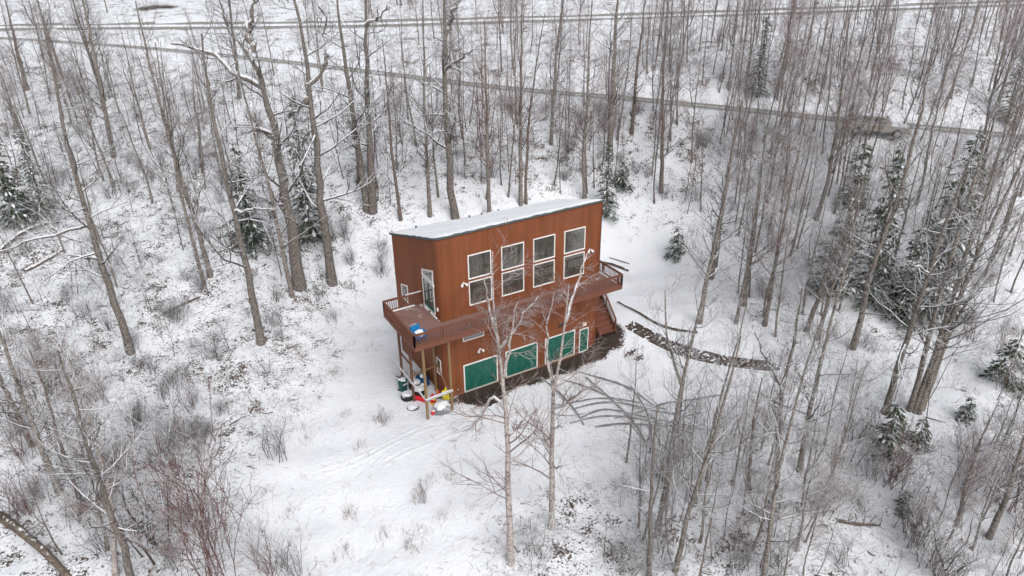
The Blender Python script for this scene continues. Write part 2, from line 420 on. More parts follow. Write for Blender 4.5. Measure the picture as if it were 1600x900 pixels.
# the right-hand woods lie under cleaner snow than the slope on the left
pxg, pyg, zg = project(np.stack([GX, GY, GZ], -1))
cx_, cy_ = 6.0, 0.0
east = np.clip((GX*math.cos(YAW)-GY*math.sin(YAW)-14)/12, 0, 1)*np.clip((30-(GX*math.sin(YAW)+GY*math.cos(YAW)))/8, 0, 1)
rough *= 1-.45*east
soil = np.zeros_like(GX)
def blob(cx, cy, rx, ry, amt=1.0, rz=0.0):
    global soil
    dx = (GX-cx)*math.cos(rz)+(GY-cy)*math.sin(rz); dy = -(GX-cx)*math.sin(rz)+(GY-cy)*math.cos(rz)
    soil = np.maximum(soil, amt*np.clip(1.5-np.hypot(dx/rx, dy/ry), 0, 1))
for x_ in np.arange(1.6, 14.4, .7): blob(x_, -.6, .9, 1.0+.25*math.sin(x_*2.1), 1.0)
blob(14.6, .2, 1.3, 1.5, .95); blob(2.6, -1.7, 1.2, .55, .95); blob(7, -1.6, 1.6, .4, .6); blob(.4, -.4, 1.0, .6, .62)
for p in ((245, 12, 5, 3), (270, 8, 4, 3)):
    q = ground(p[0], p[1]); blob(q[0], q[1], p[2], p[3], .75)
for p in ((965, 540, .8, .5), (985, 552, .9, .35), (128, 562, .01, .01), (1000, 560, .7, .3), (120, 568, .01, .01)):
    q = ground(p[0], p[1]); blob(q[0], q[1], p[2], p[3], .66)
ny, nx = GX.shape
idx = np.arange(ny*nx).reshape(ny, nx)
GF = np.stack([idx[:-1, :-1], idx[:-1, 1:], idx[1:, 1:], idx[1:, :-1]], -1).reshape(-1, 4)
Zr = GZ + 0.05*rough*np.sin(GX*2.3+np.sin(GY*3.1))*np.cos(GY*2.7) + RNG.normal(0, .03, GZ.shape)*np.clip(rough, 0, 1)
link('ground', mesh_np('ground', np.stack([GX, GY, Zr], -1).reshape(-1, 3), GF, M['ground'], 4, True, {'rough': rough, 'soil': soil}), kind='structure')

# ------------------------------------------------------------------ roads and tracks
def ribbon(name, line, hw, m, up=.05, cols=7, across=None, **kw):
    d = np.gradient(line[:, :2], axis=0); d /= np.linalg.norm(d, axis=1)[:, None]+1e-9
    nrm = np.stack([-d[:, 1], d[:, 0]], 1); s = np.linspace(-1, 1, cols)
    hwv = hw if np.ndim(hw) else np.full(len(line), hw)
    X = line[:, 0][:, None]+nrm[:, 0][:, None]*s*hwv[:, None]; Y = line[:, 1][:, None]+nrm[:, 1][:, None]*s*hwv[:, None]
    Z = height(X, Y)+up
    n, c = X.shape; id_ = np.arange(n*c).reshape(n, c)
    F = np.stack([id_[:-1, :-1], id_[1:, :-1], id_[1:, 1:], id_[:-1, 1:]], -1).reshape(-1, 4)[:, ::-1]
    a = np.tile(np.abs(s) if across is None else np.interp(s, *across), (n, 1))
    V = np.stack([X, Y, Z], -1).reshape(-1, 3)
    return link(name, mesh_np(name, V, F, m, 4, True, {'across': a}), **kw)
# bare wheel lanes with a snowy crown between
ribbon('road', RU, 5.0, M['road'], .06, 29, ([-1, -.82, -.45, -.2, 0, .2, .45, .82, 1], [1.1, .35, .3, .9, 1.1, .9, .3, .35, 1.1]), kind='structure')
ribbon('driveway', RL, np.interp(np.arange(len(RL)), [0, len(RL)*.28, len(RL)*.45, len(RL)], [.9, 1.0, 1.3, 1.35]), M['road'], .05, 17, ([-1, -.75, -.45, 0, .45, .75, 1], [1.15, .4, .3, .8, .3, .4, 1.15]), kind='structure')
def pxline(tab, step=.25):
    P = np.array([ground(a, b) for a, b in tab]); return resample(P, step)
for tab, hw, mk, up in (
    ([(965,472),(985,483),(1010,497),(1035,511),(1060,518),(1090,520)], .28, 'track', .05),
    ([(936,410),(955,412),(972,419),(982,424)], .30, 'track', .05),
    ([(952,403),(968,407),(983,413)], .12, 'track', .05),
    ([(905,582),(940,592),(975,602),(1005,622),(1030,640)], .15, 'trackgrey', .045),
    ([(880,594),(920,606),(960,625),(1000,640),(1060,648)], .13, 'trackgrey', .050),
    ([(895,640),(940,628),(985,632),(1030,645),(1080,655)], .13, 'trackgrey', .060),
    ([(905,655),(940,638),(990,648),(1050,662),(1090,668)], .13, 'trackgrey', .065),
    ([(915,590),(960,630),(1000,672),(1010,700)], .14, 'trackgrey', .070),
    ([(960,655),(1000,645),(1040,630),(1100,622),(1130,618)], .11, 'trackgrey', .075),
    ([(930,668),(980,662),(1040,666),(1100,672)], .12, 'trackgrey', .080),
    ([(985,605),(1010,640),(1020,690),(1015,710)], .12, 'trackgrey', .085),
    ([(890,662),(935,650),(990,653),(1045,664),(1085,680)], .11, 'trackgrey', .0475),
    ([(885,632),(930,622),(985,626),(1040,640)], .10, 'trackgrey', .0525),
    ([(1000,700),(1030,668),(1065,652),(1098,645)], .10, 'trackgrey', .0625),
    ([(845,590),(880,620),(905,650),(912,665)], .13, 'trackgrey', .045)):
    l_ = pxline(tab); ribbon('tyre_track', l_, hw*(.55+.45*np.sin(np.linspace(.25, 2.9, len(l_)))), M[mk], up, 7, kind='structure')
# shallow ruts pressed into the front clearing
for q, tab in enumerate(([(505,640),(512,690),(545,760),(560,840),(556,905)],
            [(700,660),(660,668),(615,690),(560,720),(480,745)], [(735,662),(690,684),(640,700),(590,730)], [(1010,440),(1000,480),(1060,560)], [(985,395),(980,430),(975,460)])):
    l_ = pxline(tab, .3); d = np.gradient(l_[:, :2], axis=0); d /= np.linalg.norm(d, axis=1)[:, None]; nn = np.stack([-d[:, 1], d[:, 0]], 1)
    off = np.array([-.42, -.24, -.13, 0, .13, .24, .42]); up_ = np.array([-.03, .045, .012, .006, .012, .045, -.03])
    rg = np.random.default_rng(q); X = l_[:, 0:1]+nn[:, 0:1]*off; Y = l_[:, 1:2]+nn[:, 1:2]*off
    Z = height(X, Y)+up_*(1+rg.normal(0, .35, X.shape)); Z[0] -= .06; Z[-1] -= .06
    n, c = X.shape; id_ = np.arange(n*c).reshape(n, c)
    F = np.stack([id_[:-1, :-1], id_[1:, :-1], id_[1:, 1:], id_[:-1, 1:]], -1).reshape(-1, 4)[:, ::-1]
    link('snow_rut', mesh_np('snow_rut', np.stack([X, Y, Z], -1).reshape(-1, 3), F, M['ground'], 4, True), kind='structure')
# the wide crawler track: two ruts tied by slanting cleat marks
tr = pxline([(983,507),(1010,522),(1040,538),(1070,550),(1110,560),(1150,567),(1190,572),(1212,570)], .2)
d_ = np.gradient(tr[:, :2], axis=0); d_ /= np.linalg.norm(d_, axis=1)[:, None]; n_ = np.stack([-d_[:, 1], d_[:, 0]], 1)
mb = MB()
for k_ in range(0, len(tr)-2, 1):
    for sgn in (-1, 1):
        if random.random() < .12: continue
        c0 = tr[k_, :2]+n_[k_]*(.10 if k_ % 2 else .50)*sgn; c1 = tr[k_+1, :2]+n_[k_+1]*(.50 if k_ % 2 else .10)*sgn
        wdt = .055+.06*random.random()
        q = []
        for p, sd_ in ((c0, -1), (c0, 1), (c1, 1), (c1, -1)):
            pp = p+d_[k_]*wdt*sd_; q.append((pp[0], pp[1], gz(pp[0], pp[1])+.10))
        lo = [(a, b, c-.12) for a, b, c in q]
        mb.add(q+lo, [(0, 1, 2, 3)[::-1], (0, 1, 5, 4), (1, 2, 6, 5), (2, 3, 7, 6), (3, 0, 4, 7)])
for off in (-.54, 0, .54):
    for k_ in range(len(tr)-1):
        if random.random() < .18: continue
        a = tr[k_, :2]+n_[k_]*off; b = tr[k_+1, :2]+n_[k_+1]*off; ww = .09 if off else .06
        q = [(a+n_[k_]*ww), (a-n_[k_]*ww), (b-n_[k_+1]*ww), (b+n_[k_+1]*ww)]
        q = [(p[0], p[1], gz(p[0], p[1])+.085) for p in q]; lo = [(u, v, c-.12) for u, v, c in q]
        mb.add(q+lo, [(0, 1, 2, 3)[::-1], (0, 1, 5, 4), (1, 2, 6, 5), (2, 3, 7, 6), (3, 0, 4, 7)])
mb.build('tyre_track', M['mud'], kind='structure')

# ------------------------------------------------------------------ the house
HW, HF, SL = 13.3, 12.49, .315
def rz_(y): return HF-SL*y
house = empty('house', (0, 0, 0), label='tall rust brown house with snowy shed roof, green doors and a wraparound deck', category='house')
foot = [(0, 8.2), (0, .42), (.10, .22), (.30, .07), (.62, 0), (HW, 0), (HW, 5.6)]
names = {0: 'side_wall', 4: 'front_wall', 5: 'side_wall', 6: 'back_wall'}
def wallpiece(name, pts):
    V = []; F = []
    for i, p in enumerate(pts): V += [(p[0], p[1], -1.2), (p[0], p[1], rz_(p[1]))]
    for i in range(len(pts)-1): F.append((2*i, 2*i+2, 2*i+3, 2*i+1))
    o = link(name, None, None)
    bpy.data.objects.remove(o)
    me = bpy.data.meshes.new(name); me.from_pydata(V, [], F); me.update(); me.materials.append(M['siding'])
    o = link(name, me, house)
    s_ = o.modifiers.new('thickness', 'SOLIDIFY'); s_.thickness = .16; s_.offset = -1
    return o
wallpiece('side_wall', foot[0:2]); wallpiece('corner_wall', foot[1:5]); wallpiece('front_wall', foot[4:6]); wallpiece('side_wall', foot[5:7]); wallpiece('back_wall', [foot[6], foot[0]])
ov = .10
rp = [(-ov, 8.35), (-ov, .36), (.02, .10), (.26, -.06), (.58, -ov-.02), (HW+ov, -ov-.02), (HW+ov, 5.7)]
roof = MB().prism(rp, 0, 1, [rz_(p[1])+.20 for p in rp])
for i in range(len(rp)): roof.v[i] = (rp[i][0], rp[i][1], rz_(rp[i][1])+.05)
roof = roof.build('roof', M['fascia'], house)
# snow on the roof, a little drifted
gxs = np.linspace(0, 1, 50); gys = np.linspace(0, 1, 30); V = []; F = []
for j, b in enumerate(gys):
    for i, a in enumerate(gxs):
        x = -ov+.02+(HW+2*ov-.04)*a; yf = -ov+.01 if x > .58 else -.06+.42*((.58-x)/.66)**1.6
        yb = 8.30+(5.66-8.30)*(x/HW); y = yf+(yb-yf)*b
        ed = min(a, 1-a, b, 1-b)*14
        jx = .035*math.sin(x*3.1)+.025*math.sin(x*7.3+1); V.append((x, y-(jx+.02 if j == 0 else 0), rz_(y)+.20+(.12+.03*math.sin(x*1.7+y*1.1))*min(1, ed)**.5+.018*math.sin(x*2+y*3)+.014*math.sin(x*5.1-y*2)))
for j in range(29):
    for i in range(49): F.append((j*50+i, j*50+i+1, (j+1)*50+i+1, (j+1)*50+i))
o = MB().add(V, F).build('snow_cover', M['snow'], roof)
for p in o.data.polygons: p.use_smooth = True
# black roof vents and twigs at the back edge
for x_, y_ in ((1.6, 7.2), (5.6, 6.3), (6.6, 6.2), (8.0, 6.1)):
    MB().lathe([(.06, 0), (.06, .22), (.09, .24), (.09, .28)], 8, c=(x_, y_, rz_(y_)+.2)).build('vent_pipe', M['fabblack'], roof)

def opening(kind, x0, x1, z0, z1, fr=.07, bars=False, face='front', fill='glass', sillm='white', topz=None, y=0.0, halves=1):
    """window or door set proud of the wall; face 'front' lies in plane y=0, 'left' in plane x=0"""
    tz1 = z1 if topz is None else topz
    def M3(u, d, z): return (u, -d, z) if face == 'front' else (-d, u, z)
    def quadbox(P, d0, d1, name, m, par):
        V = [M3(u, d1, z) for u, z in P]+[M3(u, d0, z) for u, z in P]; n = len(P)
        F = [tuple(range(n)), tuple(range(2*n-1, n-1, -1))]+[(i, n+i, n+(i+1) % n, (i+1) % n) for i in range(n)]
        me = MB().add(V, F)
        return me.build(name, m, par)
    z1l, z1r = z1, tz1
    w_ = quadbox([(x0+fr, z0+fr), (x1-fr, z0+fr), (x1-fr, z1r-fr), (x0+fr, z1l-fr)], .0, .022, kind, M[fill], house)
    quadbox([(x0, z0-.01), (x1, z0-.01), (x1, z0+fr), (x0, z0+fr)], -.01, .07, 'sill', M[sillm], w_)
    for P in ([(x0, z1l-fr), (x1, z1r-fr), (x1, z1r), (x0, z1l)], [(x0, z0+fr), (x0+fr, z0+fr), (x0+fr, z1l-fr-.002), (x0, z1l-fr-.002)], [(x1-fr, z0+fr), (x1, z0+fr), (x1, z1r-fr-.002), (x1-fr, z1r-fr-.002)]):
        quadbox(P, -.01, .055, 'frame', M['white'], w_)
    for h_ in range(1, halves):
        xm = x0+(x1-x0)*h_/halves
        quadbox([(xm-.03, z0+fr), (xm+.03, z0+fr), (xm+.03, z1l-fr), (xm-.03, z1l-fr)], .0, .035, 'stile' if fill == 'green' else 'mullion', M[fill if fill == 'green' else 'green'], w_)
    return w_
for a, b in ((2.185, 3.964), (4.761, 6.579), (7.342, 9.174), (9.973, 11.814)):
    opening('window', a, b, 9.153, 10.944); opening('window', a, b, 7.128, 8.954)
opening('garage_door', 1.472, 4.28, .08, 2.43, .09, fill='green', sillm='sill')
opening('garage_door', 4.955, 7.766, .12, 2.43, .09, fill='green', sillm='sill')
d3 = opening('double_door', 8.435, 11.209, .12, 2.43, .09, fill='green', sillm='sill', halves=2)
d4 = opening('door', 11.631, 12.503, .12, 2.25, .07, fill='green')
for sx in (9.62, 10.02): MB().lathe([(.035, 0), (.035, .05)], 8, 'y', (sx, -.09, 1.15)).build('handle', M['metal'], d3)
MB().lathe([(.035, 0), (.035, .05)], 8, 'y', (12.36, -.09, 1.12)).build('handle', M['metal'], d4)
opening('window', 1.54, 3.23, 4.42, 4.95, .06)
# left wall: glazed door, slanted light over it, small windows
o = opening('glazed_door', .854, 2.727, 6.60, 8.90, .10, face='left', fill='glass', halves=1)
for ym, wd in ((1.79, .17), (1.05, .08), (2.53, .08)):
    MB().box(-.04, -.024, ym-wd/2, ym+wd/2, 6.72, 8.78).build('stile', M['green'], o)
MB().box(-.042, -.026, .95, 2.63, 6.70, 6.98).build('bottom_rail', M['green'], o)
opening('window', .854, 2.727, 9.02, 10.02, .09, face='left', topz=9.40)
opening('window', 5.75, 7.05, 5.25, 6.75, .08, face='left', topz=6.35)
opening('window', .50, 1.20, 1.75, 3.05, .08, face='left')
# outside lamps
def flood(x, y, z, m='white'):
    L = empty('floodlight', (x, y, z)); L.parent = house
    MB().box(-.06, .06, -.06, 0, -.06, .06).build('mount', M[m], L)
    for s in (-1, 1):
        h_ = MB().lathe([(.05, 0), (.085, .10), (.10, .22), (.09, .24)], 10).build('lamp_head', M[m], L)
        h_.rotation_euler = (math.radians(125), 0, s*math.radians(38)); h_.location = (s*.10, -.06, -.02)
flood(1.8, 0, 8.98); flood(12.28, 0, 8.96); flood(2.88, 0, 3.38); flood(9.9, 0, 3.36, 'metaldark')
sg = MB().box(11.93, 12.25, -.10, 0, 2.50, 2.80).build('porch_light', M['white'], house, bevel=.03)
MB().box(11.97, 12.21, -.115, -.10, 2.70, 2.80).build('shade', M['orange'], sg)
MB().box(-.12, 0, .72, .90, 8.82, 9.02).build('porch_light', M['white'], house, bevel=.03)
MB().box(-.10, 0, .30, .44, 7.15, 7.42).build('meter_box', M['white'], house, bevel=.03)
MB().lathe([(.05, 0), (.05, .05), (.03, .06)], 10, 'y', (.95, -.06, .55)).build('hose_tap', M['metal'], house)

# ------------------------------------------------------------------ the deck
DX0, DX1, DY0, DYB, DZ, RZ = -2.89, 13.85, -2.13, 3.25, 6.50, 7.42
deck = empty('deck', (0, 0, 0)); deck.parent = house
mb = MB()
for k_ in range(200):
    y0 = DY0+.02+k_*.142; y1 = y0+.136
    if y1 > DYB: break
    dz = random.uniform(-.004, .004)
    if y1 < -.02: segs = [(DX0+.02, 4.0), (4.006, 9.6), (9.606, DX1-.02)]
    else:
        segs = [(DX0+.02, -.02)] + ([(HW+.02, DX1-.02)] if y1 < 2.6 else [])
    for a, b in segs: mb.box(a, b, y0, y1, DZ-.04+dz, DZ+dz)
mb.build('decking', M['deckwood'], deck, kind='stuff')
for a, b in (((DX0, DY0), (DX1, DY0)), ((DX0, DY0), (DX0, DYB)), ((DX0, DYB), (-.03, DYB)), ((DX1, DY0), (DX1, 2.6))):
    mb = MB(); mb.bar((a[0], a[1], DZ-.16), (b[0], b[1], DZ-.16), .05, .31); mb.build('rim_board', M['railwood'], deck)
for x_ in np.arange(-2.3, 13.7, 1.6):
    yb = 3.2 if x_ < -.2 else -.02
    MB().bar((x_, DY0+.04, DZ-.17), (x_, yb, DZ-.17), .045, .22).build('joist', M['postdark'], deck)
for y_ in (-1.4, 1.1, 2.9): MB().bar((DX0+.1, y_, DZ-.40), (-.06, y_, DZ-.40), .10, .20).build('beam', M['postdark'], deck)
bal = MB().box(-.02, .02, -.02, .02, DZ-.02, RZ-.05).mesh('baluster', M['railwood'])
cap_snow = []
def railing(a, b, parent, z0=0.0, z1=0.0, step=.152, posts=2.05, basez=None):
    a = np.array(a, float); b = np.array(b, float); L = np.linalg.norm(b-a); d = (b-a)/L; n = max(2, int(L/step))
    MB().bar((a[0], a[1], RZ-.025+z0), (b[0], b[1], RZ-.025+z1), .13, .045).build('handrail', M['railwood'], parent)
    MB().bar((a[0], a[1], RZ-.10+z0), (b[0], b[1], RZ-.10+z1), .035, .09).build('top_rail', M['railwood'], parent)
    MB().bar((a[0], a[1], DZ+.09+z0), (b[0], b[1], DZ+.09+z1), .035, .08).build('bottom_rail', M['railwood'], parent)
    for i in range(1, n):
        t = i/n; p = a+(b-a)*t
        link('baluster', bal, parent, loc=(p[0], p[1], z0+(z1-z0)*t))
    m_ = max(1, round(L/posts))
    for i in range(m_+1):
        t = i/m_; p = a+(b-a)*t; zz = z0+(z1-z0)*t
        MB().box(p[0]-.045, p[0]+.045, p[1]-.045, p[1]+.045, DZ-.25+zz, RZ-.05+zz).build('railing_post', M['railwood'], parent)
i_ = .03
railing((DX0+i_, DY0+i_), (DX1-i_, DY0+i_), deck); railing((DX0+i_, DY0+i_), (DX0+i_, DYB-i_), deck)
railing((DX0+i_, DYB-i_), (-.05, DYB-i_), deck); railing((DX1-i_, DY0+i_), (DX1-i_, 2.5), deck)
# snow caught along rails and edges
mb = MB()
def snowbar(a, b, wd, ht): mb.bar(a, b, wd, ht)
for x_ in np.arange(-1.2, -.15, .26): snowbar((x_, DYB-i_, RZ+.012), (x_+.25, DYB-i_, RZ+.012), .10, .035)
for x_ in np.arange(-2.7, -.9, .3): snowbar((x_, DYB-.16, DZ+.02), (x_+.29, DYB-.14-.04*random.random(), DZ+.02), .13, .05)
for y_ in np.arange(.5, 2.9, .35):
    if random.random() < .8: snowbar((-.09, y_, DZ+.02), (-.09, y_+.30, DZ+.02), .10, .05)
for y_ in (-.4, .4): snowbar((DX0+.12, y_, DZ+.02), (DX0+.12, y_+.4, DZ+.02), .08, .04)
for x_ in np.arange(10.5, 13.3, .5): snowbar((x_, DY0+.13, DZ+.02), (x_+random.uniform(.1, .3), DY0+.13, DZ+.02), .10, .05)
for y_ in np.arange(-1.6, 1.8, .34): snowbar((DX1-.14, y_, DZ+.02), (DX1-.14, y_+.3, DZ+.02), .12, .05)
mb.build('snow_patch', M['snow'], deck, kind='stuff')
def post(x, y, m, top=DZ-.5):
    g = gz(x, y)-.1
    MB().box(x-.075, x+.075, y-.075, y+.075, g, top).build('support_post', M[m], deck)
post(-2.05, 3.05, 'postdark'); post(-2.08, 1.02, 'postdark'); post(-2.10, -1.45, 'post'); post(-.16, 1.35, 'post'); post(-.18, -1.35, 'post'); post(-1.9, .2, 'postdark') if False else None
def brace(a, b, m, wd=.09, ht=.09): MB().bar(a, b, wd, ht).build('brace', M[m], deck)
brace((-2.08, 1.1, 3.1), (-2.05, 3.0, 3.1), 'postdark'); brace((-2.0, 1.02, 2.2), (-.24, 1.33, 2.2), 'post')
brace((-.16, 1.35, 2.9), (-.18, -1.3, 1.0), 'post', .06, .12)
sr = MB().bar((-2.18, 4.4, 1.75), (-2.18, -1.5, 1.75), .09, .09).build('guard_pipe', M['metal'], deck)
sr2 = MB().bar((-2.2, -1.55, 1.75), (-.10, -1.45, 1.75), .16, .14).build('guard_pipe', M['metal'], deck)

# ------------------------------------------------------------------ stair at the right end
st = empty('staircase', (0, 0, 0)); st.parent = house
SX0, SX1, SY0, SZ0 = HW+.03, HW+1.55, -.42, 1.45
nst = 15; rise = (6.32-SZ0)/nst; run = .30
for k_ in range(nst):
    y0 = SY0+k_*run; z = SZ0+k_*rise
    if y0 > 3.3: break
    MB().box(SX0, SX1, y0-.02, y0+run-.01, z-.05, z).build('tread', M['railwood'], st)
    MB().box(SX0+.02, SX1-.02, y0+run-.03, y0+run-.012, z+.002, z+rise-.052).build('riser', M['railwood'], st)
for x_ in (SX0+.02, SX1+.03):
    MB().bar((x_, SY0-.1, SZ0-.25), (x_, SY0+nst*run, SZ0-.25+nst*rise), .04, .30, (1, 0, 0) if False else (0, 0, 1)).build('stringer', M['railwood'], st)
zsh = SZ0+.08-DZ
ln = 9*run
railing((SX1+.03, SY0), (SX1+.03, SY0+ln), st, zsh, zsh+9*rise, .14, 1.4)
for k_ in (3, 6): MB().box(SX1-.04, SX1+.05, SY0+k_*run-.04, SY0+k_*run+.05, .4, SZ0+k_*rise-.2).build('support_post', M['railwood'], st)

# ------------------------------------------------------------------ things under and on the deck
def g3(x, y, dz=0.0): return (x, y, gz(x, y)+dz)
t = empty('wheelie_bin', g3(-2.25, 2.6), .3, label='dark green wheelie bin with a snowy lid by the rear deck post', category='bin')
b_ = MB().prism([(-.24, -.28), (.24, -.28), (.24, .28), (-.24, .28)], 0, .95)
for i in range(4): x, y, z = b_.v[i]; b_.v[i] = (x*.8, y*.8, z)
b_.build('body', M['bin'], t, bevel=.02)
MB().box(-.27, .27, -.32, .31, .955, 1.01).build('lid', M['bin'], t, bevel=.02)
MB().box(-.20, .20, -.292, -.27, .66, .74).build('label_plate', M['white'], t)
lump('snow_cap', M['snow'], (0, 0, 1.0), .25, .29, .10, 3, t)
for s in (-1, 1): MB().lathe([(.10, -.03), (.10, .03)], 12, 'x', (s*.22, .27, .10)).build('wheel', M['fabblack'], t)
def tyre(x, y, z=0.0, r=.36, lab='', tilt=0.0, h=.24):
    t = empty('tyre', g3(x, y, z), random.random(), label=lab, category='tyre', group='tyres dumped under the deck')
    t.rotation_euler = (tilt, tilt*.5, random.random()*3)
    n = 24; prof = [(r*.58, .02), (r*.92, 0), (r, h*.2), (r*1.01, h*.5), (r, h*.8), (r*.92, h), (r*.58, h-.02), (r*.54, h*.5), (r*.58, .02)]
    V = []; F = []
    for rr, hh in prof[:-1]:
        for i in range(n): a = 2*math.pi*i/n; V.append((rr*math.cos(a), rr*math.sin(a), hh))
    m_ = len(prof)-1
    for j in range(m_):
        for i in range(n): F.append((j*n+i, j*n+(i+1) % n, ((j+1) % m_)*n+(i+1) % n, ((j+1) % m_)*n+i))
    MB().add(V, F).build('tread_ring', M['fabblack'], t)
    lump('snow_cap', M['snow'], (0, 0, h-.06), r*.66, r*.62, .14, int(x*100+y*37+999), t, amp=.05)
tyre(-2.35, 1.55, 0, .48, 'snow capped black tyre lying outermost beside the green bin', .05, .40)
tyre(-1.35, 2.6, 0, .44, 'upright stacked tyre under the deck between bin and blue tarp', .1, .5)
tyre(-1.45, 1.62, 0, .46, 'snow capped tyre under the deck beside the middle post', .06, .46)
tyre(-2.45, .35, -.12, .44, 'tyre almost buried in snow in front of the middle post', .04, .22)
tyre(-.9, 2.3, 0, .40, 'tyre leaning at the house side behind the red roll', .3)
t = empty('gas_cylinder', g3(-1.75, .95, .17), math.radians(-52), label='crimson rolled bundle lying on its side among the tyres', category='roll')
MB().lathe([(.05, -.62), (.13, -.58), (.17, -.50), (.17, .30), (.15, .38), (.19, .44), (.19, .58), (.12, .64)], 16, 'x').build('body', M['red'], t)
MB().lathe([(.06, .64), (.06, .72)], 10, 'x').build('end_cap', M['red'], t)
t.name = 'rolled_bundle'
def toy(x, y, h, m1, m2, lab, rz):
    t = empty('ride_on_toy', g3(x, y), rz, label=lab, category='toy')
    MB().box(-.20, .20, -.12, .12, .08, .08+h*.45).build('body', M[m1], t, bevel=.05)
    MB().box(-.18, .18, .04, .12, .08+h*.45, h).build('backrest', M[m1], t, bevel=.04)
    MB().box(-.10, .10, -.15, -.03, .08+h*.3, .08+h*.62).build('hood', M[m2], t, bevel=.04)
    for sx in (-1, 1):
        for sy in (-1, 1): MB().lathe([(.08, -.03), (.08, .03)], 12, 'x', (sx*.2, sy*.09, .08)).build('wheel', M['fabblack' if m2 != 'yellow' else 'yellow'], t)
toy(-1.0, .05, .75, 'red', 'yellow', 'small red ride-on toy with a yellow front beside the corner post', .4)
toy(-.35, .55, .7, 'orange', 'red', 'orange ride-on toy tucked behind the yellow slide', 1.2)
t = empty('toy_slide', g3(.0, -.15), .5, label='bright yellow plastic play panel leaning by the house corner', category='toy')
for i, (dx, hh, tl) in enumerate(((-.22, .95, .2), (0, .85, .28), (.22, .98, .22))):
    o = MB().box(dx-.10, dx+.10, -.03, .03, .02, hh).build('panel', M['yellow'], t, bevel=.02); o.rotation_euler = (-tl, 0, (i-1)*.1)
for hh in (.3, .6): MB().box(-.34, .34, -.30, -.24, hh, hh+.08).build('crossbar', M['yellow'], t, bevel=.02)
t = empty('covered_heap', g3(-.75, -1.05), .35, label='grey tarp covered box heaped with snow by the front post', category='tarp heap')
lump('tarp', M['greybark'], (0, 0, 0), .72, .55, .62, 21, t, amp=.07, flat=1)
lump('snow_cap', M['snow'], (-.05, .05, .40), .56, .42, .34, 22, t, amp=.09)
t = empty('fuel_can', g3(-1.55, -1.15), .2, label='small red fuel can with a white cap half in snow', category='fuel can')
MB().box(-.15, .15, -.09, .09, 0, .30).build('body', M['red'], t, bevel=.03); MB().bar((-.08, 0, .33), (.08, 0, .33), .03, .03).build('handle', M['red'], t)
lump('snow_cap', M['snow'], (0.03, 0, .27), .13, .09, .08, 5, t)
t = empty('tarp_bundle', g3(-.55, 2.9), .2, label='dark blue tarp draped over boxes against the house side', category='tarp')
lump('tarp', M['bluedark'], (0, 0, 0), .42, .62, .85, 31, t, amp=.10, flat=1)
lump('snow_cap', M['snow'], (-.1, -.2, .66), .22, .3, .18, 32, t)
t = empty('snowy_scrap_pile', g3(-1.2, 3.9), .2, label='snow dusted pile of poles and boards behind the tyres', category='scrap pile')
for i in range(14):
    a = random.uniform(0, 3.1); l_ = random.uniform(.5, 1.2); c0 = (random.uniform(-.7, .7), random.uniform(-.8, .8), random.uniform(.1, .6))
    MB().bar((c0[0]-l_*math.cos(a)/2, c0[1]-l_*math.sin(a)/2, c0[2]), (c0[0]+l_*math.cos(a)/2, c0[1]+l_*math.sin(a)/2, c0[2]+random.uniform(-.2, .3)), .05, .10).build('board', M['metal' if i % 3 else 'metaldark'], t)
# bicycle leaning behind the bin
t = empty('bicycle', g3(-1.75, 3.3), math.radians(70), label='dark purple childs bicycle standing among the clutter under the deck', category='bicycle')
pm = mat('purple_frame', (.12, .03, .12), .5)
for sx in (-1, 1):
    V = []; F = []; n = 20
    for i in range(n):
        a = 2*math.pi*i/n
        for j in range(6):
            b = 2*math.pi*j/6; rr = .25+.028*math.cos(b); V.append((sx*.42+rr*math.cos(a), .028*math.sin(b), .27+rr*math.sin(a)))
    for i in range(n):
        for j in range(6): F.append((i*6+j, i*6+(j+1) % 6, ((i+1) % n)*6+(j+1) % 6, ((i+1) % n)*6+j))
    MB().add(V, F).build('wheel', M['fabblack'], t)
fb = MB()
for a, b in (((-.42, 0, .27), (-.12, 0, .62)), ((-.12, 0, .62), (.28, 0, .60)), ((-.05, 0, .27), (.28, 0, .60)), ((-.05, 0, .27), (-.12, 0, .68)), ((-.42, 0, .27), (-.05, 0, .27)), ((.42, 0, .27), (.26, 0, .78))): fb.bar(a, b, .035, .035)
fb.build('frame', pm, t); MB().box(-.24, -.02, -.05, .05, .68, .73).build('saddle', M['fabblack'], t, bevel=.015)
MB().bar((.25, -.24, .80), (.25, .24, .80), .03, .03).build('handlebar', M['metal'], t)
# on the deck: blue covered chair with snow
t = empty('deck_chair', (-2.2, -1.35, DZ), .25, label='bright blue covered chair heaped with snow in the deck corner', category='chair')
MB().box(-.34, .34, -.34, .34, .18, .46).build('seat', M['blue'], t, bevel=.05)
o = MB().box(-.36, .36, .24, .38, .2, .95).build('backrest', M['blue'], t, bevel=.05); o.rotation_euler = (-.15, 0, 0)
for s in (-1, 1):
    MB().box(s*.37-.05, s*.37+.05, -.34, .30, .30, .64).build('armrest', M['blue'], t, bevel=.03)
    for yy in (-.3, .3): MB().box(s*.3-.03, s*.3+.03, yy-.03, yy+.03, 0, .2).build('leg', M['blue'], t)
lump('snow_cap', M['snow'], (0, -.04, .44), .36, .33, .30, 41, t, amp=.09)

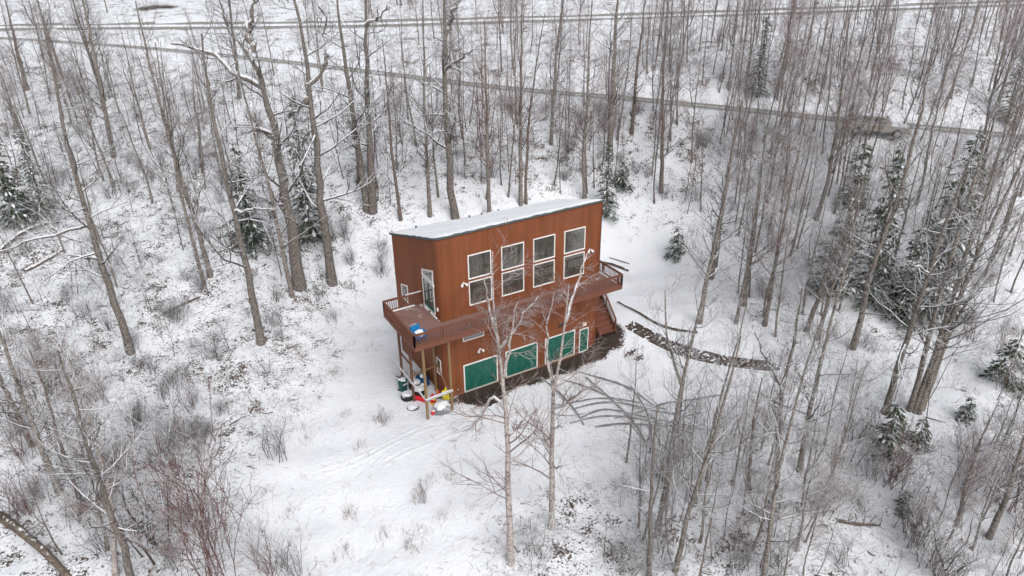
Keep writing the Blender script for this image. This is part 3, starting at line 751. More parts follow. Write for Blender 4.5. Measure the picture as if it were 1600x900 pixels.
# dark rubble under the drip line, beside the first garage door
for i, (x_, y_, s_) in enumerate(((1.9, -1.4, .5), (2.7, -1.5, .62), (3.4, -1.1, .5), (2.3, -2.0, .35), (1.3, -.9, .3), (8.9, -1.2, .4), (10.2, -1.1, .45))):
    lump('dirt_heap', mat('dark_soil', (.035, .03, .027), .95) if i == 0 else bpy.data.materials['dark_soil'], g3(x_, y_, -.05), s_*1.4, s_, s_*.35, 50+i,
         label='%s mound of dark wet soil %s' % (['low', 'broad', 'rounded', 'small snow edged', 'tiny', 'flat', 'rough'][i],
          ['below the left edge of the first garage door', 'below the middle of the first garage door', 'below the right half of the first garage door', 'nearest the camera by the first garage door', 'at the rounded house corner', 'in front of the double door left leaf', 'in front of the double door right leaf'][i]), category='soil heap')

# ------------------------------------------------------------------ parked vehicle on the upper drive
def vehicle():
    a = np.array([44.9, 1.7]); b = np.array([46.6, -1.3])
    q1 = ground(1335, 208); q2 = ground(1399, 214)
    c = (q1+q2)/2; dirv = (q2-q1)[:2]; ang = math.atan2(dirv[1], dirv[0])
    t = empty('parked_car', (c[0], c[1], gz(c[0], c[1])+.02), ang, label='beige station wagon with snowy roof parked on the lower road behind bare trees', category='car')
    L = 5.5
    prof = [(-2.72, .45), (-2.75, .95), (-2.66, 1.12), (-2.50, 1.16), (1.05, 1.12), (2.55, .98), (2.74, .80), (2.76, .45)]
    def side(poly, w0, name, m, par=None, w1=None, bev=.05):
        n = len(poly); w1 = w1 or [w0]*n
        V = [(x, -w1[i], z) for i, (x, z) in enumerate(poly)]+[(x, w1[i], z) for i, (x, z) in enumerate(poly)]
        F = [tuple(range(n)), tuple(range(2*n-1, n-1, -1))]+[(i, n+i, n+(i+1) % n, (i+1) % n) for i in range(n)]
        return MB().add(V, F).build(name, m, par or t, bevel=bev)
    side(prof, .98, 'body', M['paint_car'])
    cab = [(-2.62, 1.13), (-2.40, 1.74), (-2.2, 1.84), (.35, 1.84), (.55, 1.80), (1.25, 1.12)]
    side(cab, .9, 'cabin', M['paint_car'], None, [.93, .78, .74, .74, .78, .93])
    for x0, x1, in ((-2.35, -1.25), (-1.15, -.15), (-.05, .62)):
        for s in (-1, 1):
            V = [(x0, s*.925, 1.20), (x1+.12*(x1 > .5), s*.925, 1.20), (x1-.14*(x1 > .5), s*.80, 1.70), (x0+.05, s*.80, 1.70)]
            W_ = [(x, y+s*.02, z) for x, y, z in V]
            MB().add(V+W_, [(0, 1, 2, 3), (7, 6, 5, 4), (0, 4, 5, 1), (1, 5, 6, 2), (2, 6, 7, 3), (3, 7, 4, 0)]).build('side_window', M['glass'], t)
    MB().add([(.66, -.74, 1.78), (.66, .74, 1.78), (1.27, .84, 1.18), (1.27, -.84, 1.18)], [(0, 3, 2, 1)]).build('windscreen', M['glass'], t)
    MB().add([(-2.67, -.84, 1.20), (-2.67, .84, 1.20), (-2.47, .72, 1.70), (-2.47, -.72, 1.70)], [(0, 3, 2, 1)]).build('rear_window', M['glass'], t)
    lump('snow_cap', M['snow'], (-.9, 0, 1.83), 1.6, .78, .14, 61, t, amp=.03, flat=1)
    lump('snow_cap', M['snow'], (1.9, 0, 1.02), .75, .8, .10, 62, t, amp=.04, flat=1)
    for sx in (-1.7, 1.75):
        for s in (-1, 1):
            wh = MB().lathe([(.30, -.12), (.37, -.10), (.39, 0), (.37, .10), (.30, .12)], 20, 'y', (sx, s*.90, .37)).build('wheel', M['fabblack'], t)
            MB().lathe([(.20, -.02), (.23, .0), (.20, .02)], 14, 'y', (sx, s*1.02, .37)).build('rim', M['metal'], wh)
            MB().lathe([(.45, -.01), (.45, .01)], 18, 'y', (sx, s*.976, .40)).build('wheel_arch', M['metaldark'], t)
    rl = mat('tail_lamp_red', (.45, .02, .02), .3)
    for s in (-1, 1):
        MB().box(-2.78, -2.60, s*.9-.09, s*.9+.09, .80, 1.10).build('tail_light', rl, t, bevel=.02)
        MB().box(2.62, 2.78, s*.75-.16, s*.75+.16, .66, .84).build('headlight', M['white'], t, bevel=.03)
    MB().box(-2.84, -2.70, -.95, .95, .42, .64).build('bumper', M['metaldark'], t, bevel=.03)
    MB().box(2.70, 2.86, -.95, .95, .40, .62).build('bumper', M['metaldark'], t, bevel=.03)
vehicle()

# ------------------------------------------------------------------ tree growing (all branches of a level at once)
def unit(v): return v/(np.linalg.norm(v, axis=-1, keepdims=True)+1e-9)
def tubes(P, R, k=3):
    """P (N,n,3), R (N,n) -> verts, quads"""
    N_, n = P.shape[:2]
    T = unit(np.gradient(P, axis=1))
    ref = np.where(np.abs(T[:, :1, 2:3]) < .8, np.array([[[0, 0, 1.]]]), np.array([[[1., 0, 0]]]))
    U = unit(np.cross(T, np.broadcast_to(ref, T.shape))); Vv = np.cross(T, U)
    a = np.arange(k)*2*math.pi/k
    ring = U[:, :, None]*np.cos(a)[None, None, :, None]+Vv[:, :, None]*np.sin(a)[None, None, :, None]
    V = (P[:, :, None]+ring*R[:, :, None, None]).reshape(-1, 3)
    base = (np.arange(N_)*n*k)[:, None, None]; j = (np.arange(n-1)*k)[None, :, None]; i = np.arange(k)[None, None, :]
    i2 = (i+1) % k
    F = np.stack(np.broadcast_arrays(base+j+i, base+j+i2, base+j+k+i2, base+j+k+i), -1).reshape(-1, 4)
    return V, F[:, ::-1]
class TubeSet:
    def __init__(s): s.V = []; s.F = []; s.n = 0
    def add(s, P, R, k=3):
        if len(P) == 0: return
        V, F = tubes(P, R, k); s.V.append(V); s.F.append(F+s.n); s.n += len(V)
    def mesh(s, name, m, smooth=False):
        return mesh_np(name, np.concatenate(s.V), np.concatenate(s.F), m, 4, smooth)
def sprout(P, R, m, t0, t1, ang, L, nseg, up, wob, rg, rscale=.6, taper=.25, apical=.5, rmin=.004):
    """m children on every parent polyline"""
    N_, n = P.shape[:2]
    t = t0+(t1-t0)*(np.arange(m)+rg.uniform(0, 1, (N_, m)))/m
    f = t*(n-1); i = np.clip(f.astype(int), 0, n-2); fr = (f-i)[..., None]
    ar = np.arange(N_)[:, None]
    S = P[ar, i]*(1-fr)+P[ar, i+1]*fr; T = unit(P[ar, i+1]-P[ar, i])
    r0 = (R[ar, i]*(1-fr[..., 0])+R[ar, i+1]*fr[..., 0])*rscale
    plen = np.linalg.norm(P[:, -1]-P[:, 0], axis=-1)[:, None]
    A = rg.normal(size=(N_, m, 3)); A = unit(A-(A*T).sum(-1, keepdims=True)*T)
    an = np.radians(ang)*rg.uniform(.75, 1.25, (N_, m, 1))
    D = unit(T*np.cos(an)+A*np.sin(an))
    ln = L(t, plen)*rg.uniform(.6, 1.25, (N_, m))
    S = S.reshape(-1, 3); D = D.reshape(-1, 3); ln = ln.reshape(-1); r0 = np.maximum(r0.reshape(-1), rmin)
    out = [S]; step = (ln/nseg)[:, None]
    for q in range(nseg):
        D = unit(D+np.array([0, 0, up])*(q+1)/nseg+rg.normal(0, wob, D.shape)); out.append(out[-1]+D*step)
    P2 = np.stack(out, 1); R2 = np.maximum(r0[:, None]*np.linspace(1, taper, nseg+1)[None], rmin*.7)
    return P2, R2
def spline(P, n):
    P = np.asarray(P, float); d = np.r_[0, np.cumsum(np.linalg.norm(np.diff(P, axis=0), axis=1))]; t = np.linspace(0, d[-1], n)
    Q = np.stack([np.interp(t, d, P[:, k]) for k in range(3)], 1)
    Q2 = Q.copy(); Q2[1:-1] = .25*Q[:-2]+.5*Q[1:-1]+.25*Q[2:]
    return Q2
SPEC = {  # l1 count, start, angle, length factor, up ; l2 count,len ; l3 count,len ; bark, twig
 'poplar': dict(n1=28, t0=.28, a1=64, l1=.27, up1=.22, w1=.19, n2=7, a2=48, l2=.45, n3=4, l3=.45, bark='poplar', twig='twig_grey', r1=.42),
 'aspen': dict(n1=32, t0=.22, a1=52, l1=.235, up1=.24, w1=.11, n2=6, a2=42, l2=.46, n3=3, l3=.50, bark='aspen', twig='twig_brown', r1=.36),
 'redaspen': dict(n1=34, t0=.25, a1=48, l1=.25, up1=.18, w1=.12, n2=7, a2=40, l2=.46, n3=3, l3=.52, bark='aspen', twig='twig_red', r1=.34),
 'birch': dict(n1=30, t0=.22, a1=58, l1=.24, up1=.12, w1=.13, n2=8, a2=42, l2=.42, n3=5, l3=.50, bark='birch', twig='twig_birch', r1=.32),
 'pole': dict(n1=28, t0=.20, a1=55, l1=.17, up1=.20, w1=.12, n2=5, a2=42, l2=.45, n3=3, l3=.5, bark='dark', twig='twig_brown', r1=.4),
}
def grow(trunk, r0, sp, seed, extra=(), dens=1.0, top=.22, H=None):
    """trunk polyline (local) and extra limbs [(pts, r0)] -> trunk mesh, crown mesh"""
    s = SPEC[sp]; rg = np.random.default_rng(seed)
    T = spline(trunk, 16); H = H or np.linalg.norm(T[-1]-T[0])
    wv = rg.normal(0, r0*.13, T.shape); wv[:2] = 0; T = T+wv
    tt = np.linspace(0, 1, 16); R = r0*(top+(1-top)*(1-tt)**1.0); R[0] *= 1.18; R[1] *= 1.02
    tr = TubeSet(); tr.add(T[None], R[None], 8)
    cr = TubeSet()
    P1, R1 = sprout(T[None], R[None], max(3, int(s['n1']*dens)), s['t0'], 1.0, s['a1'], lambda t, pl: H*s['l1']*(1.25-.85*t), 5, s['up1'], s['w1'], rg, s['r1'], .22, rmin=.010)
    sets = [(P1, R1)]
    if extra:
        for pts, rr in extra:
            E_ = spline(pts, 10); E_[1:] += rg.normal(0, rr*.5, (9, 3)); RE = rr*np.linspace(1, .3, 10)
            tr.add(E_[None], RE[None], 6)
            PE, RE2 = sprout(E_[None], RE[None], max(4, int(s['n1']*.35*dens)), .15, 1, 50, lambda t, pl: pl*.42*(1.2-.7*t), 5, .1, s['w1'], rg, .5, .22, rmin=.010)
            sets.append((PE, RE2))
    for P, R_ in sets:
        cr.add(P, R_, 4)
        P2, R2 = sprout(P, R_, s['n2'], .18, 1.0, s['a2'], lambda t, pl: pl*s['l2']*(1.25-.6*t), 3, .08, .16, rg, .62, .35, rmin=.0075)
        cr.add(P2, R2, 3)
        P3, R3 = sprout(P2, R2, s['n3'], .2, 1.0, 38, lambda t, pl: pl*s['l3'], 2, .03, .16, rg, .7, .5, rmin=.0055)
        cr.add(P3, R3, 3)
    return tr.mesh('trunk', M[s['bark']], True), cr.mesh('crown', M[s['twig']])
def plant(name, B, meshes, rz=0.0, sc=1.0, tilt=(0, 0), **props):
    t = empty(name, tuple(B), rz, **props); t.scale = (sc, sc, sc); t.rotation_euler = (tilt[0], tilt[1], rz)
    for nm, me in zip(('trunk', 'crown'), meshes): link(nm, me, t)
    return t

# hand-placed trees: (name, species, trunk polyline in the photograph from the base up, trunk thickness there, extra limbs, density, label)
HERO = [
 ('cottonwood_tree', 'poplar', [(468,449),(457,375),(442,300),(429,229),(418,169),(398,118),(388,81),(364,61)], 20, [[(390,84),(381,60),(372,45),(385,18),(391,-6)], [(405,138),(380,128),(348,115),(330,95),(310,81),(280,78),(256,76)], [(422,216),(400,208),(385,196),(361,202)]], .55, 'stout cottonwood with a snapped top and snowy side limbs, left of the house'),
 ('cottonwood_tree', 'poplar', [(519,443),(510,364),(502,300),(496,202),(486,142),(486,94),(483,44),(466,-8)], 15, [[(489,128),(505,112),(510,90),(510,34),(503,10)], [(489,148),(475,160),(455,175)], [(500,190),(480,215),(476,222)]], .7, 'gnarled forked cottonwood just right of the snapped top one'),
 ('cottonwood_tree', 'poplar', [(574,328),(570,300),(557,219),(547,152),(532,47),(526,-10)], 12, [], .6, 'left leaning trunk of the tall pair straight behind the left roof corner'),
 ('cottonwood_tree', 'poplar', [(583,331),(582,300),(577,236),(574,135),(570,0),(569,-40)], 13, [[(574,40),(595,25),(612,8)]], .6, 'upright trunk of the tall pair straight behind the left roof corner'),
 ('cottonwood_tree', 'poplar', [(712,342),(705,300),(697,186),(694,101),(694,0),(694,-50)], 13, [[(697,110),(720,88),(745,70)], [(695,60),(710,20),(720,-10)]], .6, 'thick upright cottonwood rising behind the middle left of the roof'),
 ('cottonwood_tree', 'poplar', [(408,536),(397,478),(385,428),(370,376),(351,300),(335,240),(315,150),(300,60)], 12, [[(372,382),(350,395),(320,402)], [(360,335),(390,330),(440,318)]], .6, 'smooth grey tree standing alone lowest on the left slope'),
 ('cottonwood_tree', 'poplar', [(204,551),(189,496),(166,440),(144,368),(121,300),(105,240),(90,170),(75,90)], 12, [[(150,352),(100,362),(40,375),(0,392)], [(155,405),(120,400),(95,396)]], .7, 'leaning grey tree at left with long snow lined limbs reaching left'),
 ('aspen_tree', 'aspen', [(329,432),(313,364),(291,300),(267,213),(250,152),(233,84),(216,0)], 8, [], .8, 'slim leaning tree upslope between the two lone grey trunks'),
 ('aspen_tree', 'aspen', [(319,446),(302,387),(276,300),(262,230),(245,150),(230,70)], 6, [], .7, 'thinner partner trunk beside the slim leaning tree on the left slope'),
 ('aspen_tree', 'aspen', [(457,464),(438,376),(423,300),(400,220),(380,140),(360,60)], 7, [], .7, 'slender tree rooted just left of the snapped cottonwood'),
 ('aspen_tree', 'aspen', [(178,245),(162,169),(145,88),(125,0),(117,-30)], 8, [], .8, 'pale trunk high on the left slope below the road'),
 ('aspen_tree', 'aspen', [(91,137),(81,98),(73,51),(61,0)], 8, [], .8, 'short visible trunk just below the lower road at far left'),
 ('aspen_tree', 'pole', [(42,140),(27,84),(7,0)], 7, [], .8, 'dark trunk below the road nearest the left picture edge'),
 ('aspen_tree', 'aspen', [(672,337),(670,300),(663,169),(662,61),(661,-20)], 7, [], .9, 'pale thin tree rising behind the roof left of the thick cottonwood'),
 ('aspen_tree', 'pole', [(626,343),(621,300),(613,236),(606,145),(600,60)], 6, [], 1.0, 'brown tree rising just behind the left roof end'),
 ('aspen_tree', 'redaspen', [(765,338),(763,300),(761,202),(759,118),(757,30)], 7, [], 1.1, 'bushy topped aspen behind the roof centre'),
 ('aspen_tree', 'redaspen', [(814,320),(813,300),(814,169),(815,50),(818,-20)], 7, [[(813,200),(800,170),(790,120)]], 1.1, 'branchy aspen behind the roof right of its centre'),
 ('aspen_tree', 'pole', [(822,318),(821,300),(826,190),(840,80),(852,20)], 5, [], 1.0, 'thin dark trunk crossing behind the branchy aspen'),
 ('aspen_tree', 'aspen', [(861,225),(867,101),(878,10),(882,-40)], 6, [], .9, 'straight grey tree midway up the slope right of centre'),
 ('aspen_tree', 'redaspen', [(914,318),(911,236),(918,175),(921,68),(926,0)], 7, [], 1.1, 'aspen rising above the right end of the roof'),
 ('aspen_tree', 'aspen', [(952,250),(955,200),(959,111),(965,0),(969,-40)], 10, [], .8, 'thick pale trunk crossing the lower road right of centre'),
 ('aspen_tree', 'pole', [(987,208),(996,101),(1006,27),(1012,-20)], 6, [], .9, 'thin dark trunk at the edge of the open strip below the road'),
 ('aspen_tree', 'pole', [(1033,300),(1035,220),(1036,135),(1040,50)], 7, [], 1.0, 'dark multi branched tree above the snowy trail'),
 ('aspen_tree', 'aspen', [(1275,342),(1290,300),(1296,270),(1310,189),(1323,81),(1330,20)], 7, [], .8, 'bare tree passing left of the parked car'),
 ('aspen_tree', 'aspen', [(1332,545),(1340,520),(1350,470),(1370,394),(1400,319),(1418,263),(1441,169),(1455,100)], 10, [], .9, 'long leaning aspen through the spruces at right'),
 ('aspen_tree', 'poplar', [(1383,645),(1400,564),(1415,511),(1434,440),(1449,387),(1475,300),(1495,230)], 11, [[(1432,450),(1460,430),(1490,400)], [(1440,420),(1410,395),(1385,380)]], .9, 'snow limbed aspen at right, lone trunk left of the four stem clump'),
 ('aspen_tree', 'aspen', [(1421,641),(1438,572),(1457,474),(1480,380),(1500,300),(1530,180)], 9, [], .9, 'leftmost stem of the four stem clump at right'),
 ('aspen_tree', 'aspen', [(1428,643),(1465,540),(1500,420),(1540,300),(1590,130)], 9, [], .9, 'second stem of the four stem clump at right'),
 ('aspen_tree', 'aspen', [(1435,645),(1473,530),(1515,430),(1570,310),(1640,170)], 10, [], .9, 'third stem of the four stem clump, the thickest and palest'),
 ('aspen_tree', 'aspen', [(1441,640),(1490,530),(1540,450),(1600,370),(1680,280)], 7, [], 1.0, 'lowest and most slanted stem of the four stem clump'),
 ('aspen_tree', 'aspen', [(1093,505),(1103,440),(1117,380),(1135,300),(1150,200)], 8, [], 1.0, 'pale trunk at the end of the single rut'),
 ('aspen_tree', 'pole', [(1111,435),(1117,370),(1127,310),(1137,240),(1150,150)], 9, [], 1.0, 'dark trunk pair member uphill of the snowy trail'),
 ('aspen_tree', 'aspen', [(1162,476),(1170,420),(1178,376),(1188,300),(1200,200)], 8, [], 1.0, 'grey trunk with slanted limbs right of the trail trees'),
 ('aspen_tree', 'redaspen', [(1195,508),(1215,395),(1235,300),(1262,180)], 7, [], 1.0, 'reddish crowned tree upslope of the crawler track end'),
 ('aspen_tree', 'aspen', [(1150,505),(1168,440),(1182,370),(1200,280)], 6, [], .9, 'slim trunk standing between the trail and the reddish crown'),
 ('aspen_tree', 'aspen', [(1260,517),(1280,455),(1302,394),(1329,323),(1358,240)], 8, [], .9, 'aspen at the left foot of the large spruces'),
 ('aspen_tree', 'aspen', [(1277,530),(1300,455),(1330,370),(1362,280)], 7, [], .9, 'slighter aspen close beside the one at the spruce foot'),
 ('birch_tree', 'birch', [(798,879),(796,830),(795,762),(791,667),(786,610),(777,552),(770,514),(768,470),(770,420)], 12, [[(778,556),(766,527),(758,495),(756,470)], [(792,610),(797,560),(800,530),(806,485)], [(798,570),(810,534),(825,510),(842,490)], [(789,660),(770,640),(745,690),(705,705)], [(791,700),(812,680),(835,660)]], .75, 'white birch in front of the house whose fork crosses the first garage door'),
 ('birch_tree', 'birch', [(862,824),(862,740),(862,684),(864,607),(870,573),(880,530),(886,480),(888,440)], 10.5, [[(885,500),(900,460),(920,412)], [(864,607),(852,550),(858,515),(867,480)], [(866,640),(885,615),(905,590),(930,565)], [(863,700),(845,680),(825,655)]], .75, 'white birch in front of the double door, right of the forked one'),
 ('aspen_tree', 'aspen', [(1028,828),(1046,728),(1058,650),(1068,590),(1085,520),(1103,440),(1115,400)], 9, [[(1066,605),(1052,565),(1040,520),(1037,450)]], 1.0, 'forked grey aspen in front of the crawler track'),
 ('aspen_tree', 'poplar', [(1014,905),(1019,735),(1029,634)], 8, [], .25, 'broken pole trunk with no crown left of the forked aspen'),
 ('aspen_tree', 'aspen', [(1085,790),(1100,700),(1120,600),(1140,517),(1152,450)], 7, [], 1.0, 'slim aspen right of the forked one in front of the track'),
 ('aspen_tree', 'aspen', [(1055,892),(1074,786),(1104,684),(1124,600),(1145,500)], 9, [], 1.0, 'leaning aspen rising from the bottom edge right of centre'),
 ('aspen_tree', 'poplar', [(1208,752),(1215,701),(1219,600),(1232,560),(1242,508),(1249,444)], 10, [[(1219,600),(1195,560),(1180,520)]], 1.0, 'rough barked snowy tree below the end of the crawler track'),
 ('aspen_tree', 'aspen', [(1249,735),(1262,667),(1279,600),(1300,520),(1321,451),(1345,380)], 9, [], 1.0, 'tan aspen leaning right of the rough barked snowy tree'),
 ('aspen_tree', 'aspen', [(1190,925),(1212,786),(1229,711),(1262,600),(1290,520)], 8, [], 1.0, 'long slanted aspen from the bottom edge towards the tan one'),
 ('aspen_tree', 'pole', [(1170,771),(1173,700),(1178,650),(1190,590)], 7, [], 1.2, 'short dark tree left of the rough barked snowy tree'),
 ('aspen_tree', 'redaspen', [(1499,822),(1503,790),(1505,762),(1515,735),(1530,690),(1545,650)], 8, [], 1.1, 'small brown tree above the lower right corner'),
 ('aspen_tree', 'aspen', [(1545,840),(1567,789),(1597,690),(1620,600)], 10, [], 1.0, 'trunk leaning out of the picture at lower right'),
 ('aspen_tree', 'aspen', [(51,697),(30,650),(7,600),(-15,540)], 10, [], .9, 'leftmost trunk of the lower left thicket'),
 ('aspen_tree', 'aspen', [(93,769),(78,725),(54,661),(34,600),(12,530),(-8,470)], 11, [], .9, 'brown barked trunk in the lower left thicket, second from the edge'),
 ('aspen_tree', 'poplar', [(206,915),(192,836),(175,802),(152,725),(135,667),(118,600),(100,540)], 12, [[(165,770),(160,720),(165,670),(190,620)]], 1.0, 'dark thick trunk of the lower left thicket beside the dark shrubs'),
 ('birch_tree', 'birch', [(180,900),(165,775),(145,728),(128,678),(95,610),(75,560)], 9, [], .8, 'pale barked birch stem inside the lower left thicket'),
 ('aspen_tree', 'pole', [(130,800),(115,740),(95,660),(85,600),(65,530)], 8, [], 1.1, 'dark slender stem among the lower left thicket'),
]
HPOS = []
for i, (nm, sp, tab, th, extra, dens, lab) in enumerate(HERO):
    B = ground(*tab[0]); B[2] -= .08
    depth = (B-CAM)@FW; r0 = th/2*depth/FPX
    pts = [np.zeros(3)]+[at_depth(a, b, B)-B for a, b in tab[1:]]
    pts = [p for j, p in enumerate(pts)]
    rg = np.random.default_rng(500+i); dv = rg.normal(0, .05)
    pts = [p+HN*dv*max(p[2], 0) for p in pts]
    ex = []
    for e in extra:
        q = [at_depth(a, b, B)-B for a, b in e]
        q0 = min(pts, key=lambda p: abs(p[2]-q[0][2])); sd_ = rg.uniform(-.45, .45)
        # snap the root on the trunk line, then let the limb swing in depth
        zt = [p[2] for p in pts]; root = np.array([np.interp(q[0][2], zt, [p[k] for p in pts]) if zt == sorted(zt) else q[0][k] for k in range(3)])
        ln = np.linalg.norm(q[-1]-q[0]); q = [root]+[p+HN*(dv*p[2]+sd_*np.linalg.norm(p-q[0])) for p in q[1:]]
        ex.append((q, r0*(.45 if sp == 'birch' else .5)))
    top = .30 if dens < .3 else (.12 if sp == 'birch' else .20)
    me = grow(np.array(pts), r0, sp, 900+i, ex, dens*1.0, top)
    plant('alder_tree' if sp == 'pole' else nm, B, me, label=lab, category='tree')
    HPOS.append(B[:2])

# fallen and arching trunks
LOGS = [([(0,809),(34,840),(81,877),(112,905)], 15, 2.2, 'thick fallen trunk slanting across the lower left corner'),
        ([(0,393),(30,372),(70,352),(110,345)], 7, 1.2, 'snow topped leaning pole at left above the brush'),
        ([(1218,812),(1250,806),(1290,800)], 5, .4, 'broken snowy log above the hollow at lower right'),
        ([(40,425),(75,408),(100,392)], 7, .3, 'fallen branch under snow left of the leaning grey tree'),
        ([(1310,815),(1340,822),(1375,822)], 6, .3, 'dark fallen log beside the hollow at lower right'),
        ([(255,492),(285,478),(312,466)], 5, .2, 'rusty rotten log lying on the left slope'),
        ([(1190,615),(1215,632),(1262,648)], 4, .3, 'thin fallen pole among the trees at right')]
for i, (tab, th, lift, lab) in enumerate(LOGS):
    pts = [ground(a, b) for a, b in tab]; B = pts[0]; dep = (B-CAM)@FW; r = th/2*dep/FPX
    P = spline([p-B+np.array([0, 0, r*.6+lift*.25*math.sin(j*1.3)]) for j, p in enumerate(pts)], 10)
    ts = TubeSet(); R = r*np.linspace(1, .6, 10); ts.add(P[None], R[None], 8)
    rg = np.random.default_rng(70+i)
    P1, R1 = sprout(P[None], R[None], 9, .1, 1, 60, lambda t, pl: .9+0*t, 3, .25, .2, rg, .3, .3, rmin=.012); ts.add(P1, R1, 4)
    P2, R2 = sprout(P1, R1, 4, .2, 1, 45, lambda t, pl: .4+0*t, 2, .1, .2, rg, .6, .4, rmin=.009); ts.add(P2, R2, 3)
    link('fallen_log', ts.mesh('fallen_log', M['logbark' if i in (0, 4, 5) else 'dark'], True), None, tuple(B), label=lab, category='log')

# ------------------------------------------------------------------ spruces
def spruce_mesh(H, Rb, seed, snow=1.0, gap=0.0):
    rg = np.random.default_rng(seed); tr = TubeSet(); nd = TubeSet()
    P = np.stack([np.zeros(10), np.zeros(10), np.linspace(0, H, 10)], 1); P[1:, :2] += rg.normal(0, .03, (9, 2))
    tr.add(P[None], (H*.014*np.linspace(1, .12, 10))[None], 7)
    nw = int(H*3.4); V = []; F = []; SV = []; SR = []
    for k_ in range(nw):
        z = H*(.06+.93*(k_/nw)); L0 = Rb*(1-z/H)**.85+.12
        for b in range(int(5+3*(1-z/H))):
            if rg.random() < gap: continue
            a = rg.uniform(0, 6.283); L = L0*rg.uniform(.65, 1.12)
            d = np.array([math.cos(a), math.sin(a), 0]); s = np.linspace(0, 1, 5)
            Q = np.array([0, 0, z+rg.uniform(-.12, .12)])+d*(L*s)[:, None]+np.array([0, 0, 1.])*(L*(.10*s-.50*s*s))[:, None]
            tr.add(Q[None], (.022*np.linspace(1, .3, 5))[None], 3)
            sd_ = np.array([-d[1], d[0], 0])
            m_ = max(5, int(L*13))
            for q in range(m_):
                t = .12+.88*(q+rg.random())/m_; p = np.array([np.interp(t, s, Q[:, c]) for c in range(3)])
                sg = 1 if q % 2 else -1; ln = (.24+.26*L*(1-t)+.10)*rg.uniform(.7, 1.2)
                e = p+(d*.55+sd_*sg*rg.uniform(.5, 1.1))*ln*.8+np.array([0, 0, -ln*rg.uniform(.1, .5)])
                wv = unit(np.cross(e-p, [0, 0, 1]))*rg.uniform(.035, .065)+np.array([0, 0, rg.uniform(-.03, .03)])
                b0 = len(V); V += [p, (p+e)/2+wv, e, (p+e)/2-wv]; F.append((b0, b0+1, b0+2, b0+3))
            if snow and rg.random() < .46*snow and L > .3:
                t0 = rg.uniform(.15, .65); t1 = min(1, t0+rg.uniform(.2, .4))
                tt = np.linspace(t0, t1, 4); PP = np.stack([np.interp(tt, s, Q[:, c]) for c in range(3)], 1)+np.array([0, 0, .05])
                SV.append(PP+rg.normal(0, .02, PP.shape)); SR.append(np.array([.015, .065, .08, .02])*rg.uniform(.6, 1.3)*min(1.3, .5+L*.4))
    cm = mesh_np('crown', np.array(V), np.array(F), M['needles'])
    sn = TubeSet(); sn.add(np.array(SV), np.array(SR), 6)
    sm = sn.mesh('snow_cover', M['snow'], True)
    return tr.mesh('trunk', M['dark'], True), cm, sm
SPR = [spruce_mesh(9, 1.7, 1, 1.3, .12), spruce_mesh(9, 1.4, 2, 1.5, .2), spruce_mesh(9, 1.2, 3, 1.2, .28), spruce_mesh(2.6, .95, 4, .8), spruce_mesh(2.4, 1.0, 5, .9, .1)]
SPRUCE = [((396,388),(378,215),0,'dark spruce behind the slim trees left of the house'), ((489,378),(472,150),2,'narrow spruce between the cottonwoods left of the house'),
 ((28,350),(14,160),0,'big dark spruce at the left edge of the slope'), ((72,338),(64,190),1,'spruce standing right of the big one at the left edge'),
 ((946,338),(948,215),1,'snowy spruce behind the right end of the house'), ((1057,399),(1056,352),3,'little snow dusted spruce alone beside the trail'),
 ((1446,492),(1472,195),0,'tallest snow laden spruce in the right woods'), ((1355,462),(1378,225),1,'snow laden spruce left of the tallest one'),
 ((1300,462),(1322,215),2,'thin snowy spruce leftmost in the right woods cluster'), ((1410,500),(1425,330),1,'shorter spruce in front of the tallest one'),
 ((1182,150),(1178,20),2,'slim distant spruce between the two roads'), ((1570,190),(1582,55),1,'snowy spruce between the roads near the right edge'),
 ((1568,600),(1578,520),4,'dark bushy spruce at the right edge, half buried'), ((1385,700),(1392,628),3,'small spruce in the snow below the four stem clump'),
 ((1432,694),(1440,648),4,'squat green spruce right of the small one below the clump'), ((1411,797),(1410,762),4,'tiny spruce in the hollow at lower right'),
 ((1508,655),(1512,618),3,'small spruce shoot right of the clump foot'), ((972,292),(974,248),3,'small spruce on the slope above the right roof corner'),
 ((1318,318),(1328,232),2,'thin spruce just below the parked car'), ((1345,325),(1352,250),1,'bushy spruce just downhill of the parked car'), ((722,115),(722,106),4,'tiny green seedling beside the lower road')]
for i, (b, t_, v, lab) in enumerate(SPRUCE):
    B = ground(*b); T = at_depth(t_[0], t_[1], B); H = abs(T[2]-B[2]); H0 = 9 if v < 3 else 2.5
    B[2] -= .08; t = empty('spruce_tree', tuple(B), i*1.7, label=lab, category='spruce'); s_ = H/H0; t.scale = (s_*(1.15 if v < 3 else 1),)*2+(s_,)
    for nm_, me in zip(('trunk', 'crown', 'snow_cover'), SPR[v]):
        o = link(nm_, me, t)
        if nm_ == 'snow_cover': o['kind'] = 'stuff'

